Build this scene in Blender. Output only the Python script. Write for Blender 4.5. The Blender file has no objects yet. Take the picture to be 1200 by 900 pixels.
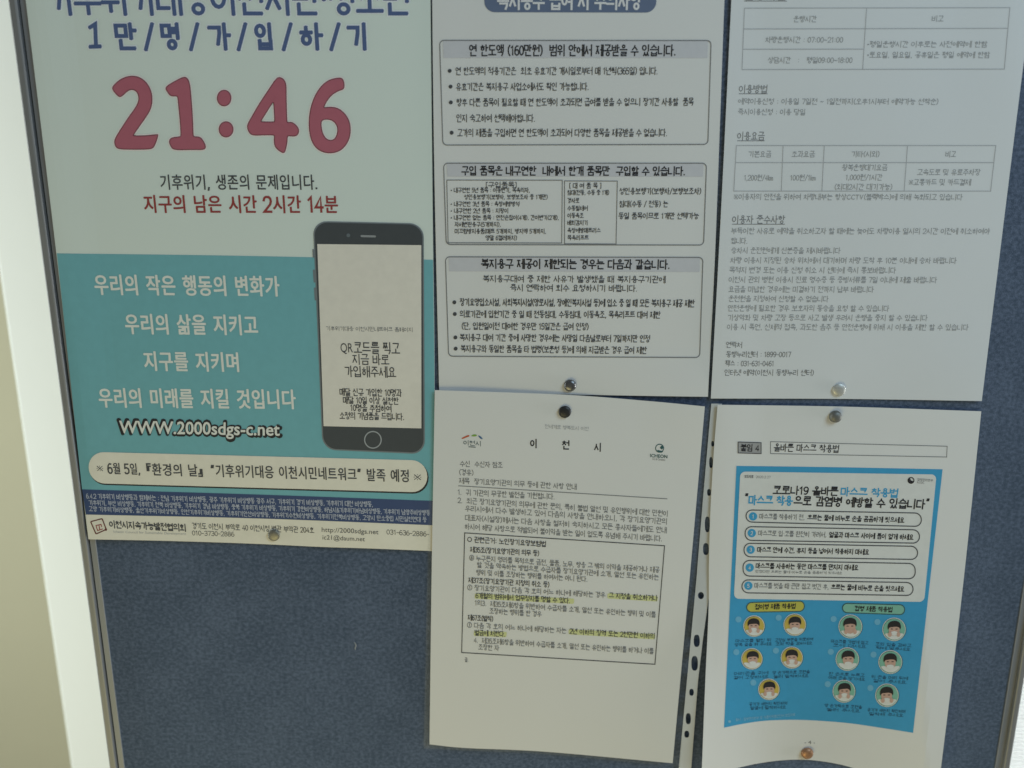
import bpy, math, random
from mathutils import Vector, Matrix
from mathutils.geometry import tessellate_polygon
random.seed(7)
scene = bpy.context.scene
col = scene.collection

# ------------------------------------------------------------------ camera
F = 1000.0                       # focal length in pixels of a 1200 x 900 frame
PITCH = math.radians(14.0)
DIST, CAMZ = 0.62, 1.55          # board face is the plane y = 0
SN, CS = math.sin(PITCH), math.cos(PITCH)
cam = bpy.data.cameras.new('camera')
cam.sensor_width = 36; cam.lens = 36 * F / 1200
cam.clip_start = 0.02; cam.clip_end = 50
cam.dof.use_dof = True; cam.dof.focus_distance = DIST / CS; cam.dof.aperture_fstop = 4.5
camo = bpy.data.objects.new('camera', cam); col.objects.link(camo)
camo.location = (0, -DIST, CAMZ); camo.rotation_euler = (math.pi / 2 - PITCH, 0, 0)
scene.camera = camo

# ------------------------------------------------------------------ light
world = bpy.data.worlds.new('World'); scene.world = world; world.use_nodes = True
bg = world.node_tree.nodes['Background']
bg.inputs[0].default_value = (0.97, 1.0, 1.0, 1); bg.inputs[1].default_value = 0.115

def area(name, loc, target, size, size_y, power, colour):
    l = bpy.data.lights.new(name, 'AREA'); l.shape = 'RECTANGLE'
    l.size = size; l.size_y = size_y; l.energy = power; l.color = colour
    o = bpy.data.objects.new(name, l); col.objects.link(o); o.location = loc
    o.rotation_euler = (Vector(target) - Vector(loc)).to_track_quat('-Z', 'Y').to_euler()
    return o
area('window_light', (1.15, -1.0, 2.4), (0.1, 0, 1.5), 0.8, 0.9, 11.6, (0.58, 0.80, 1.0))
area('low_warm_fill', (-0.3, -1.0, 0.45), (0.0, 0, 1.15), 1.0, 0.6, 4.35, (1.0, 0.88, 0.42))  # added fill from below, warms the lower sheets; no known lamp
area('pillar_fill', (-1.5, 0.0, 1.15), (-0.5, 0.6, 1.0), 0.5, 1.6, 14, (0.92, 1.0, 0.97))  # added fill behind the board plane, brightens pillar and back wall
area('cabinet_fill', (1.5, 0.02, 1.1), (0.86, 0.4, 0.7), 0.5, 0.9, 21, (0.97, 1.0, 1.0))  # added fill that whitens the ribbed cabinet, no window known there
scene.view_settings.view_transform = 'Standard'; scene.view_settings.look = 'None'
scene.view_settings.exposure = 0.12; scene.view_settings.gamma = 1.0
scene.view_settings.use_curve_mapping = False

# ------------------------------------------------------------------ helpers
def at(px, py, d=0.0):
    """the point d metres in front of the board face (d < 0: behind it) seen at a photo pixel"""
    a = (px - 600) / F; b = (450 - py) / F
    t = (DIST - d) / (b * SN + CS)
    return Vector((a * t, -d, CAMZ + t * (b * CS - SN)))

def lin(r, g, b):
    f = lambda c: c / 12.92 if c <= 0.04045 else ((c + 0.055) / 1.055) ** 2.4
    return (f(r / 255), f(g / 255), f(b / 255), 1)

MATS = {}
def ink(name, rgb, rough=0.55, wear=0.06):
    """printing ink: flat colour with a faint uneven lay-down"""
    if name in MATS: return MATS[name]
    m = bpy.data.materials.new(name); m.use_nodes = True; nt = m.node_tree
    p = nt.nodes['Principled BSDF']; p.inputs['Roughness'].default_value = rough
    p.inputs['Specular IOR Level'].default_value = 0.3
    g = nt.nodes.new('ShaderNodeNewGeometry')
    n = nt.nodes.new('ShaderNodeTexNoise'); n.inputs['Scale'].default_value = 180; n.inputs['Detail'].default_value = 4
    mx = nt.nodes.new('ShaderNodeMix'); mx.data_type = 'RGBA'
    mx.inputs[6].default_value = tuple(c * (1 - wear) for c in rgb[:3]) + (1,)
    mx.inputs[7].default_value = tuple(min(1, c * (1 + wear)) for c in rgb[:3]) + (1,)
    nt.links.new(g.outputs['Position'], n.inputs['Vector']); nt.links.new(n.outputs['Fac'], mx.inputs[0])
    nt.links.new(mx.outputs[2], p.inputs['Base Color'])
    MATS[name] = m
    return m

def paper_mat(name, rgb, rough=0.55, bump=0.08):
    m = bpy.data.materials.new(name); m.use_nodes = True; nt = m.node_tree
    p = nt.nodes['Principled BSDF']; p.inputs['Roughness'].default_value = rough
    p.inputs['Specular IOR Level'].default_value = 0.35
    g = nt.nodes.new('ShaderNodeNewGeometry')
    n1 = nt.nodes.new('ShaderNodeTexNoise'); n1.inputs['Scale'].default_value = 9; n1.inputs['Detail'].default_value = 3
    n2 = nt.nodes.new('ShaderNodeTexNoise'); n2.inputs['Scale'].default_value = 1400; n2.inputs['Detail'].default_value = 2
    mx = nt.nodes.new('ShaderNodeMix'); mx.data_type = 'RGBA'
    mx.inputs[6].default_value = tuple(c * 0.965 for c in rgb) + (1,)
    mx.inputs[7].default_value = tuple(min(1, c * 1.03) for c in rgb) + (1,)
    add = nt.nodes.new('ShaderNodeMath'); add.operation = 'MULTIPLY_ADD'; add.inputs[1].default_value = 0.5
    nt.links.new(g.outputs['Position'], n1.inputs['Vector']); nt.links.new(g.outputs['Position'], n2.inputs['Vector'])
    nt.links.new(n2.outputs['Fac'], add.inputs[0])
    hl = nt.nodes.new('ShaderNodeMath'); hl.operation = 'MULTIPLY'; hl.inputs[1].default_value = 0.5
    nt.links.new(n1.outputs['Fac'], hl.inputs[0]); nt.links.new(hl.outputs[0], add.inputs[2])
    nt.links.new(add.outputs[0], mx.inputs[0]); nt.links.new(mx.outputs[2], p.inputs['Base Color'])
    bp = nt.nodes.new('ShaderNodeBump'); bp.inputs['Strength'].default_value = bump; bp.inputs['Distance'].default_value = 0.004
    n3 = nt.nodes.new('ShaderNodeTexNoise'); n3.inputs['Scale'].default_value = 22; n3.inputs['Detail'].default_value = 2
    nt.links.new(g.outputs['Position'], n3.inputs['Vector']); nt.links.new(n3.outputs['Fac'], bp.inputs['Height'])
    nt.links.new(bp.outputs[0], p.inputs['Normal'])
    return m

def tag(o, label=None, cat=None, group=None, kind=None):
    if label: o['label'] = label
    if cat: o['category'] = cat
    if group: o['group'] = group
    if kind: o['kind'] = kind
    return o

def empty(name, loc, label, cat, group=None):
    o = bpy.data.objects.new(name, None); o.empty_display_size = 0.02; col.objects.link(o); o.location = loc
    return tag(o, label, cat, group)

def root_loc(p):
    v = Vector((0, 0, 0))
    while p is not None: v = v + p.location; p = p.parent
    return v

def mesh_obj(name, verts, faces, mat, parent=None, smooth=False):
    """world-space vertices -> one mesh object (its own origin at the parent's)"""
    off = root_loc(parent)
    me = bpy.data.meshes.new(name)
    me.from_pydata([tuple(Vector(v) - off) for v in verts], [], faces); me.update()
    if smooth:
        for p in me.polygons: p.use_smooth = True
    if mat: me.materials.append(mat)
    o = bpy.data.objects.new(name, me); col.objects.link(o)
    if parent: o.parent = parent
    return o

def box(name, x0, x1, y0, y1, z0, z1, mat, parent=None, bev=0.0):
    vs = [(x, y, z) for x in (x0, x1) for y in (y0, y1) for z in (z0, z1)]
    fs = [(0, 1, 3, 2), (4, 6, 7, 5), (0, 4, 5, 1), (2, 3, 7, 6), (0, 2, 6, 4), (1, 5, 7, 3)]
    o = mesh_obj(name, vs, fs, mat, parent)
    if bev:
        b = o.modifiers.new('bevel', 'BEVEL'); b.width = bev; b.segments = 2
    return o

def lerp(a, b, t): return (a[0] + (b[0] - a[0]) * t, a[1] + (b[1] - a[1]) * t)

def poly_at(pts, t):
    """point at fraction t (by x or y span) of a polyline, smoothed"""
    if len(pts) == 2: return lerp(pts[0], pts[1], t)
    d = [0]
    for a, b in zip(pts, pts[1:]): d.append(d[-1] + math.dist(a, b))
    s = t * d[-1]
    for i in range(len(pts) - 1):
        if s <= d[i + 1] or i == len(pts) - 2:
            u = (s - d[i]) / (d[i + 1] - d[i]); u = min(1, max(0, u))
            p1, p2 = pts[i], pts[i + 1]
            p0 = pts[i - 1] if i > 0 else (2 * p1[0] - p2[0], 2 * p1[1] - p2[1])
            p3 = pts[i + 2] if i + 2 < len(pts) else (2 * p2[0] - p1[0], 2 * p2[1] - p1[1])
            f = lambda k: 0.5 * (2 * p1[k] + (p2[k] - p0[k]) * u + (2 * p0[k] - 5 * p1[k] + 4 * p2[k] - p3[k]) * u * u
                                 + (3 * p1[k] - p0[k] - 3 * p2[k] + p3[k]) * u ** 3)
            return (f(0), f(1))

def coons(top, bottom, left, right, nu, nv):
    """grid of pixel points between four edge polylines (top/bottom left-to-right, sides top-to-bottom)"""
    g = []
    c00, c10, c01, c11 = top[0], top[-1], bottom[0], bottom[-1]
    for j in range(nv + 1):
        v = j / nv; L = poly_at(left, v); R = poly_at(right, v)
        for i in range(nu + 1):
            u = i / nu; T = poly_at(top, u); B = poly_at(bottom, u)
            p = []
            for k in (0, 1):
                p.append((1 - v) * T[k] + v * B[k] + (1 - u) * L[k] + u * R[k]
                         - ((1 - u) * (1 - v) * c00[k] + u * (1 - v) * c10[k] + (1 - u) * v * c01[k] + u * v * c11[k]))
            g.append(tuple(p))
    fs = [(j * (nu + 1) + i, (j + 1) * (nu + 1) + i, (j + 1) * (nu + 1) + i + 1, j * (nu + 1) + i + 1)
          for j in range(nv) for i in range(nu)]
    return g, fs

# ------------------------------------------------------------------ pen-stroke lettering (y down, unit cell)
TXT = bpy.data.objects.new('lettering', bpy.data.curves.new('lettering', 'FONT')); TXT.data.resolution_u = 3
def oval(cx, cy, rx, ry, n=14): return [(cx + rx * math.cos(2 * math.pi * k / n - 1.57), cy + ry * math.sin(2 * math.pi * k / n - 1.57)) for k in range(n + 1)]
_c = {'ㄱ': [[(0, 0), (1, 0), (.98, .35), (.78, 1)]], 'ㄴ': [[(0, 0), (0, 1), (1, 1)]], 'ㄷ': [[(1, 0), (0, 0), (0, 1), (1, 1)]], 'ㄹ': [[(0, 0), (1, 0), (1, .48), (0, .48), (0, 1), (1, 1)]],
      'ㅁ': [[(0, 0), (1, 0), (1, 1), (0, 1), (0, 0)]], 'ㅂ': [[(0, 0), (0, 1), (1, 1), (1, 0)], [(0, .45), (1, .45)]], 'ㅅ': [[(.5, 0), (.46, .35), (0, 1)], [(.5, .3), (1, 1)]], 'ㅇ': [oval(.5, .5, .5, .5)],
      'ㅈ': [[(.04, 0), (.96, 0)], [(.54, 0), (.42, .45), (0, 1)], [(.48, .35), (1, 1)]], 'ㅊ': [[(.5, -.14), (.5, .06)], [(.04, .2), (.96, .2)], [(.52, .2), (.4, .55), (0, 1)], [(.48, .45), (1, 1)]],
      'ㅋ': [[(0, 0), (1, 0), (.98, .35), (.78, 1)], [(.02, .47), (.94, .47)]], 'ㅌ': [[(1, 0), (0, 0), (0, 1), (1, 1)], [(0, .5), (.94, .5)]], 'ㅍ': [[(0, 0), (1, 0)], [(0, 1), (1, 1)], [(.28, 0), (.32, 1)], [(.72, 0), (.68, 1)]],
      'ㅎ': [[(.5, -.12), (.5, .04)], [(.02, .22), (.98, .22)], oval(.5, .7, .36, .3)]}
_pair = {'ㄲ': 'ㄱㄱ', 'ㄸ': 'ㄷㄷ', 'ㅃ': 'ㅂㅂ', 'ㅆ': 'ㅅㅅ', 'ㅉ': 'ㅈㅈ', 'ㄳ': 'ㄱㅅ', 'ㄵ': 'ㄴㅈ', 'ㄶ': 'ㄴㅎ', 'ㄺ': 'ㄹㄱ', 'ㄻ': 'ㄹㅁ', 'ㄼ': 'ㄹㅂ', 'ㄽ': 'ㄹㅅ', 'ㄾ': 'ㄹㅌ', 'ㄿ': 'ㄹㅍ', 'ㅀ': 'ㄹㅎ', 'ㅄ': 'ㅂㅅ'}
CHO = 'ㄱㄲㄴㄷㄸㄹㅁㅂㅃㅅㅆㅇㅈㅉㅊㅋㅌㅍㅎ'; JUNG = 'ㅏㅐㅑㅒㅓㅔㅕㅖㅗㅘㅙㅚㅛㅜㅝㅞㅟㅠㅡㅢㅣ'; JONG = ' ㄱㄲㄳㄴㄵㄶㄷㄹㄺㄻㄼㄽㄾㄿㅀㅁㅂㅄㅅㅆㅇㅈㅊㅋㅌㅍㅎ'
def cons(c, x0, y0, x1, y1):
    if c in _pair:
        m = (x1 - x0) * .44; return cons(_pair[c][0], x0, y0, x0 + m, y1) + cons(_pair[c][1], x1 - m, y0, x1, y1)
    if c in 'ㅊㅎ': y0 += (y1 - y0) * .1
    if c == 'ㅇ':
        cx, cy = (x0 + x1) / 2, (y0 + y1) / 2; rx = min((x1 - x0) / 2, (y1 - y0) * .62); ry = min((y1 - y0) / 2, (x1 - x0) * .62)
        return [oval(cx, cy, rx, ry)]
    return [[(x0 + (x1 - x0) * a, y0 + (y1 - y0) * b) for a, b in st] for st in _c[c]]
def vert(v, x0, y0, x1, y1):
    m = y0 + (y1 - y0) * .45; d = (y1 - y0) * .13; w = x1 - x0; bar = lambda x: [(x, y0), (x, y1)]; tk = lambda a, b, y: [(a, y), (b, y)]
    if v == 'ㅣ': return [bar(x0 + .62 * w)]
    if v in 'ㅏㅑ': x = x0 + .38 * w; return [bar(x)] + ([tk(x, x1, m)] if v == 'ㅏ' else [tk(x, x1, m - d), tk(x, x1, m + d)])
    if v in 'ㅓㅕ': x = x0 + .78 * w; return [bar(x)] + ([tk(x0 - .05 * w, x, m)] if v == 'ㅓ' else [tk(x0 - .05 * w, x, m - d), tk(x0 - .05 * w, x, m + d)])
    if v in 'ㅐㅒ': a, b = x0 + .2 * w, x0 + .86 * w; return [bar(a), bar(b)] + ([tk(a, b, m)] if v == 'ㅐ' else [tk(a, b, m - d), tk(a, b, m + d)])
    a, b = x0 + .5 * w, x0 + .98 * w
    return [bar(a), bar(b)] + ([tk(x0 + .08 * w, a, m)] if v == 'ㅔ' else [tk(x0 + .08 * w, a, m - d), tk(x0 + .08 * w, a, m + d)])
def horiz(v, x0, x1, yt, yb):
    """yt..yb: the band below the initial letter"""
    w = x1 - x0; c = (x0 + x1) / 2; h = yb - yt; q = .16 * w
    if v == 'ㅡ': y = yt + h * .5; return [[(x0, y), (x1, y)]]
    if v in 'ㅗㅛ':
        y = yt + h * .82; b = [[(x0, y), (x1, y)]]; t = yt + h * .12
        return b + ([[(c, t), (c, y)]] if v == 'ㅗ' else [[(c - q, t), (c - q, y)], [(c + q, t), (c + q, y)]])
    y = yt + h * .3; b = [[(x0, y), (x1, y)]]
    return b + ([[(c, y), (c, yb)]] if v == 'ㅜ' else [[(c - q, y), (c - q, yb)], [(c + q, y), (c + q, yb)]])
_comp = {'ㅘ': 'ㅗㅏ', 'ㅙ': 'ㅗㅐ', 'ㅚ': 'ㅗㅣ', 'ㅝ': 'ㅜㅓ', 'ㅞ': 'ㅜㅔ', 'ㅟ': 'ㅜㅣ', 'ㅢ': 'ㅡㅣ'}
_syl = {}
def syllable(ch):
    if ch in _syl: return _syl[ch]
    k = ord(ch) - 0xAC00; i, v, f = CHO[k // 588], JUNG[k % 588 // 28], JONG[k % 28]; fin = f != ' '; g = []
    if v in _comp:
        h, w = _comp[v]
        if fin: g = cons(i, .1, .03, .52, .29) + horiz(h, .03, .62, .31, .57) + vert(w, .68, .0, .97, .60)
        else: g = cons(i, .08, .07, .54, .44) + horiz(h, .02, .62, .48, .90) + vert(w, .68, .0, .97, 1.0)
    elif v in 'ㅗㅛㅜㅠㅡ':
        if fin: g = cons(i, .2, .02, .8, .27) + horiz(v, .03, .97, .30, .58)
        else: g = cons(i, .18, .07, .82, .46) + horiz(v, .03, .97, .50, .98)
    else:
        r = .46 if v in 'ㅐㅔㅒㅖ' else .52; vx = .58 if v in 'ㅐㅔㅒㅖ' else .62
        if v in 'ㅓㅕㅔㅖ': r -= .06
        if fin: g = cons(i, .05, .06, r, .48) + vert(v, vx, .0, .97, .57)
        else: g = cons(i, .05, .14, r, .80) + vert(v, vx, .0, .97, 1.0)
    if fin: g = g + cons(f, .22, .67, .86, .98)
    _syl[ch] = g
    return g
def _d(w, *st): return ([[(.04 + x * (w - .08), .1 + y * .82) for x, y in p] for p in st], w)
STROKE = {'0': _d(.58, oval(.5, .5, .5, .5)), '1': _d(.45, [(.1, .2), (.6, 0), (.6, 1)]), '2': _d(.58, [(0, .24), (.1, .07), (.3, 0), (.7, 0), (.92, .1), (1, .28), (.88, .5), (0, 1), (1, 1)]),
    '3': _d(.58, [(0, .1), (.3, 0), (.7, 0), (.95, .13), (.95, .33), (.7, .47), (.4, .48)], [(.7, .47), (1, .6), (1, .82), (.75, 1), (.3, 1), (0, .88)]), '4': _d(.6, [(.75, 1), (.75, 0), (0, .7), (1, .7)]),
    '5': _d(.58, [(.9, 0), (.12, 0), (.05, .45), (.5, .38), (.9, .5), (1, .7), (.9, .9), (.55, 1), (.2, 1), (0, .88)]), '6': _d(.58, [(.85, .04), (.5, 0), (.15, .2), (0, .55), (.05, .85), (.35, 1), (.7, 1), (1, .82), (1, .6), (.75, .42), (.4, .42), (.05, .6)]),
    '7': _d(.58, [(0, 0), (1, 0), (.4, 1)]), '8': _d(.58, oval(.5, .25, .42, .25), oval(.5, .74, .5, .26)), '9': _d(.58, [(.15, .96), (.5, 1), (.85, .8), (1, .45), (.95, .15), (.65, 0), (.3, 0), (0, .18), (0, .4), (.25, .58), (.6, .58), (.95, .4)]),
    '.': _d(.24, [(.5, .95), (.5, 1)]), ',': _d(.26, [(.6, .92), (.3, 1.12)]), ':': _d(.3, [(.5, .3), (.5, .36)], [(.5, .8), (.5, .86)]), '·': _d(.3, [(.5, .45), (.5, .5)]), '•': _d(.4, oval(.5, .55, .3, .09, 8)), '-': _d(.45, [(0, .55), (1, .55)]), '~': _d(.6, [(0, .6), (.25, .48), (.6, .62), (1, .5)]), '/': _d(.5, [(1, -.08), (0, 1.08)]),
    '(': _d(.36, [(.95, -.08), (.35, .2), (.2, .5), (.35, .8), (.95, 1.08)]), ')': _d(.36, [(.05, -.08), (.65, .2), (.8, .5), (.65, .8), (.05, 1.08)]), '[': _d(.36, [(1, -.06), (.3, -.06), (.3, 1.06), (1, 1.06)]), ']': _d(.36, [(0, -.06), (.7, -.06), (.7, 1.06), (0, 1.06)]),
    '“': _d(.4, [(.3, 0), (.15, .22)], [(.8, 0), (.65, .22)]), '”': _d(.4, [(.35, 0), (.2, .22)], [(.85, 0), (.7, .22)]), '『': _d(.5, [(1, -.05), (.2, -.05), (.2, .6), (.55, .6), (.55, .18), (1, .18)]), '』': _d(.5, [(0, 1.05), (.8, 1.05), (.8, .4), (.45, .4), (.45, .82), (0, .82)]),
    '※': _d(.8, [(.08, .1), (.92, .9)], [(.92, .1), (.08, .9)], [(.5, .06), (.5, .12)], [(.5, .88), (.5, .94)], [(.02, .5), (.08, .5)], [(.92, .5), (.98, .5)]), '○': _d(.9, oval(.5, .5, .5, .46)), '&': _d(.7, [(1, 1), (.2, .3), (.3, .02), (.6, .05), (.6, .3), (.05, .65), (.15, 1), (.5, 1), (.95, .6)]),
    '㎞': _d(1.0, [(.02, 0), (.02, 1)], [(.3, .4), (.04, .7), (.34, 1)], [(.46, 1), (.46, .4)], [(.46, .5), (.6, .4), (.72, .5), (.72, 1)], [(.72, .5), (.86, .4), (.98, .5), (.98, 1)])}
for c_, n_ in (('①', '1'), ('⑥', '6')):
    g_, w_ = STROKE[n_]; STROKE[c_] = ([oval(.5, .5, .46, .46)] + [[(.5 + (x - w_ / 2) * .6, .5 + (y - .5) * .6) for x, y in p] for p in g_], 1.0)
_lat = {}
def latin(c):
    if c not in _lat:
        TXT.data.body = c; me = bpy.data.meshes.new_from_object(TXT)
        co = [(v.co.x, v.co.y) for v in me.vertices]; fs = [tuple(p.vertices) for p in me.polygons]; bpy.data.meshes.remove(me)
        a, b = min(p[0] for p in co), max(p[0] for p in co)
        _lat[c] = ([([((x - a) * 1.1, .92 - y * 1.15) for x, y in co], fs)], (b - a) * 1.1 + .06)
    return _lat[c]
_got = {}
def gothic(c):
    """outline of a printed gothic syllable from the built-in lettering"""
    if c not in _got:
        TXT.data.body = c; me = bpy.data.meshes.new_from_object(TXT)
        _got[c] = [([(v.co.x / .92, (.84 - v.co.y) / .93) for v in me.vertices], [tuple(p.vertices) for p in me.polygons])]
        bpy.data.meshes.remove(me)
    return _got[c]

LAYER = 0.00012
class Print:
    """one printed block: shapes given in photo pixels, laid on a sheet's curved surface"""
    def __init__(s, name, thing, depth, mat, level=1, parent=None):
        s.name, s.thing, s.depth, s.mat, s.level = name, parent or thing, depth, mat, level
        s.v, s.f, s.cuts = [], [], []
    def add(s, pts, faces, z=0.0):
        n = len(s.v)
        s.v += [at(x, y, s.depth(x, y) + s.level * LAYER + z) for x, y in pts]
        s.f += [tuple(i + n for i in f) for f in faces]
        return s
    def text(s, body, x0, y0, x1, y1=None, h=8, bold=0.0, noto=False, pen=None, round_=False):
        """body fitted from (x0, y0) to (x1, y1) along its middle line, h pixels tall"""
        if y1 is None: y1 = y0
        s.cuts.append((len(s.v), len(s.f)))
        hangul = any('가' <= c <= '힣' for c in body)
        if not (hangul or all(c in STROKE for c in body)):
            cu = TXT.data; cu.body = body; me = bpy.data.meshes.new_from_object(TXT)
            co = [(v.co.x, v.co.y) for v in me.vertices]; fs = [tuple(p.vertices) for p in me.polygons]
            bpy.data.meshes.remove(me)
            a, b = min(c[0] for c in co), max(c[0] for c in co); lo, hi = min(c[1] for c in co), max(c[1] for c in co)
            P = lambda x, y, dx=0, dy=0: (x0 + (x1 - x0) * (x - a) / (b - a) + dx, y0 + (y1 - y0) * (x - a) / (b - a) - ((y - lo) / (hi - lo) - 0.5) * h + dy)
            k = bold * h
            sh = [(0, 0)] if not bold else [(0, 0)] + [(k * math.cos(i * math.pi / 4), k * math.sin(i * math.pi / 4)) for i in range(8)]
            for i, (dx, dy) in enumerate(sh): s.add([P(x, y, dx, dy) for x, y in co], fs, i * 5e-6)
            return s
        # pen-stroke lettering: syllables are composed from their letters
        pen = pen if pen else h * (0.095 + 1.6 * bold)
        glyphs, adv = [], 0.0
        for c in body:
            if c == ' ': adv += 0.42; continue
            if '가' <= c <= '힣' and noto: g, w = gothic(c), 0.97
            elif '가' <= c <= '힣': g, w = syllable(c), 1.0
            elif c in STROKE: g, w = STROKE[c]
            else: g, w = latin(c)
            glyphs.append((adv, w, g)); adv += w + 0.06
        adv -= 0.06
        sx = (x1 - x0) / adv; n = 0
        for ox, w, g in glyphs:
            for st in g:
                if isinstance(st, tuple):                       # filled outline (roman letters)
                    pts = [(ox + x, y) for x, y in st[0]]
                    q = [s._place(x, y, x0, y0, x1, y1, sx, adv, h) for x, y in pts]; k = bold * h
                    for dx, dy in ([(0, 0)] if not bold else [(k, 0), (-k, 0), (0, k * .8), (0, -k * .8), (k * .6, k * .6), (-k * .6, k * .6), (k * .6, -k * .6), (-k * .6, -k * .6)]):
                        s.add([(x + dx, y + dy) for x, y in q], st[1], (n % 9) * 5e-6); n += 1
                    continue
                pts = [s._place(ox + x, y, x0, y0, x1, y1, sx, adv, h) for x, y in st]
                s.strip(pts, pen, math.dist(pts[0], pts[-1]) < 1e-6 and len(pts) > 4, (n % 8) * 5e-6, cap=True)
                n += 1
                if round_:
                    for p in (pts[0], pts[-1]): s.disc(p[0], p[1], pen / 2, n=14, z=(n % 8) * 5e-6); n += 1
        return s
    def _place(s, x, y, x0, y0, x1, y1, sx, adv, h):
        X = x0 + x * sx; u = x / adv; dy = (y - 0.5) * h
        return (X + dy * (608 - X) / 4100, y0 + (y1 - y0) * u + dy)
    def rows(s, q, r, nu=12):
        """filled rounded quadrilateral q = TL, TR, BR, BL"""
        H = 0.5 * (math.dist(q[0], q[3]) + math.dist(q[1], q[2])); W = 0.5 * (math.dist(q[0], q[1]) + math.dist(q[3], q[2]))
        r = min(r, H / 2, W / 2); vs = []
        if r > 0:
            vs = [r * (1 - math.cos(math.pi / 2 * k / 7)) for k in range(8)]
        else: vs = [0]
        nm = max(1, int((H - 2 * r) / 12)); top = vs[:]
        allv = top + [r + (H - 2 * r) * k / nm for k in range(1, nm)] + [H - v for v in reversed(top)]
        pts = []
        for v in allv:
            e = min(v, H - v); ins = r - math.sqrt(max(0, r * r - (r - e) ** 2)) if e < r else 0
            L, R = lerp(q[0], q[3], v / H), lerp(q[1], q[2], v / H)
            for i in range(nu + 1):
                x = ins / W + (1 - 2 * ins / W) * i / nu
                pts.append(lerp(L, R, x))
        n = nu + 1
        return s.add(pts, [(j * n + i, (j + 1) * n + i, (j + 1) * n + i + 1, j * n + i + 1) for j in range(len(allv) - 1) for i in range(nu)])
    def strip(s, pts, w, closed=False, z=0.0, cap=False):
        if closed and math.dist(pts[0], pts[-1]) < 1e-6: pts = pts[:-1]
        pts = list(pts); n = len(pts); out = []
        if cap and not closed:                                  # square pen ends
            for i, j in ((0, 1), (-1, -2)):
                l = math.dist(pts[i], pts[j]) or 1
                pts[i] = lerp(pts[i], pts[j], -0.35 * w / l)
        for i, p in enumerate(pts):
            a = pts[(i - 1) % n] if closed or i else p; b = pts[(i + 1) % n] if closed or i < n - 1 else p
            d0 = (p[0] - a[0], p[1] - a[1]); d1 = (b[0] - p[0], b[1] - p[1])
            l0, l1 = math.hypot(*d0), math.hypot(*d1)
            n0 = (-d0[1] / l0, d0[0] / l0) if l0 else None; n1 = (-d1[1] / l1, d1[0] / l1) if l1 else None
            n0 = n0 or n1 or (0, 1); n1 = n1 or n0
            mx, my = n0[0] + n1[0], n0[1] + n1[1]; q = mx * mx + my * my
            k = w / max(q, 0.7)
            out += [(p[0] + mx * k, p[1] + my * k), (p[0] - mx * k, p[1] - my * k)]
        m = n if closed else n - 1
        return s.add(out, [(2 * i, 2 * ((i + 1) % n), 2 * ((i + 1) % n) + 1, 2 * i + 1) for i in range(m)], z)
    def line(s, a, b, w=0.9):
        k = max(2, int(math.dist(a, b) / 10))
        return s.strip([lerp(a, b, i / k) for i in range(k + 1)], w)
    def frame(s, q, r=0.0, w=0.9):
        """outline of a rounded quadrilateral"""
        pts = []
        for i in range(4):
            a, p, b = q[i - 1], q[i], q[(i + 1) % 4]
            d0, d1 = math.dist(a, p), math.dist(p, b); rr = min(r, d0 / 2.001, d1 / 2.001)
            if rr > 0:
                s0, s1 = lerp(p, a, rr / d0), lerp(p, b, rr / d1)
                for k in range(7):
                    t = k / 6; c = 0.55
                    pts.append(((1 - t) ** 3 * s0[0] + 3 * (1 - t) ** 2 * t * (s0[0] + c * (p[0] - s0[0])) + 3 * (1 - t) * t * t * (s1[0] + c * (p[0] - s1[0])) + t ** 3 * s1[0],
                                (1 - t) ** 3 * s0[1] + 3 * (1 - t) ** 2 * t * (s0[1] + c * (p[1] - s0[1])) + 3 * (1 - t) * t * t * (s1[1] + c * (p[1] - s1[1])) + t ** 3 * s1[1]))
            else: pts.append(p)
            e0 = pts[-1]; e1 = lerp(b, p, min(r, d1 / 2.001) / d1) if r else b
            n = int(math.dist(e0, e1) / 10)
            pts += [lerp(e0, e1, k / n) for k in range(1, n)]
        return s.strip(pts, w, True)
    def disc(s, cx, cy, rx, ry=None, a0=0, a1=360, n=28, z=0.0):
        ry = ry or rx
        pts = [(cx, cy)] + [(cx + rx * math.cos(math.radians(a0 + (a1 - a0) * k / n)), cy + ry * math.sin(math.radians(a0 + (a1 - a0) * k / n))) for k in range(n + 1)]
        return s.add(pts, [(0, k + 2, k + 1) for k in range(n)], z)
    def ring(s, cx, cy, r, w=1.0, n=32):
        return s.strip([(cx + r * math.cos(2 * math.pi * k / n), cy + r * math.sin(2 * math.pi * k / n)) for k in range(n)], w, True)
    def poly(s, loops):
        t = tessellate_polygon([[Vector((x, y, 0)) for x, y in l] for l in loops])
        return s.add([p for l in loops for p in l], [tuple(f) for f in t])
    def done(s, split=False):
        """link as one mesh, or with split one mesh per line of text"""
        fs = []
        for f in s.f:                                   # every face looks towards the room (-y)
            a, b, c = (s.v[f[0]], s.v[f[1]], s.v[f[2]])
            fs.append(f if (b - a).cross(c - a).y < 0 else tuple(reversed(f)))
        if split and len(s.cuts) > 1:
            cuts = s.cuts + [(len(s.v), len(fs))]; cuts[0] = (0, 0)
            for (v0, f0), (v1, f1) in zip(cuts, cuts[1:]):
                mesh_obj(s.name, s.v[v0:v1], [tuple(i - v0 for i in f) for f in fs[f0:f1]], s.mat, s.thing)
            return
        return mesh_obj(s.name, s.v, fs, s.mat, s.thing)

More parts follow.
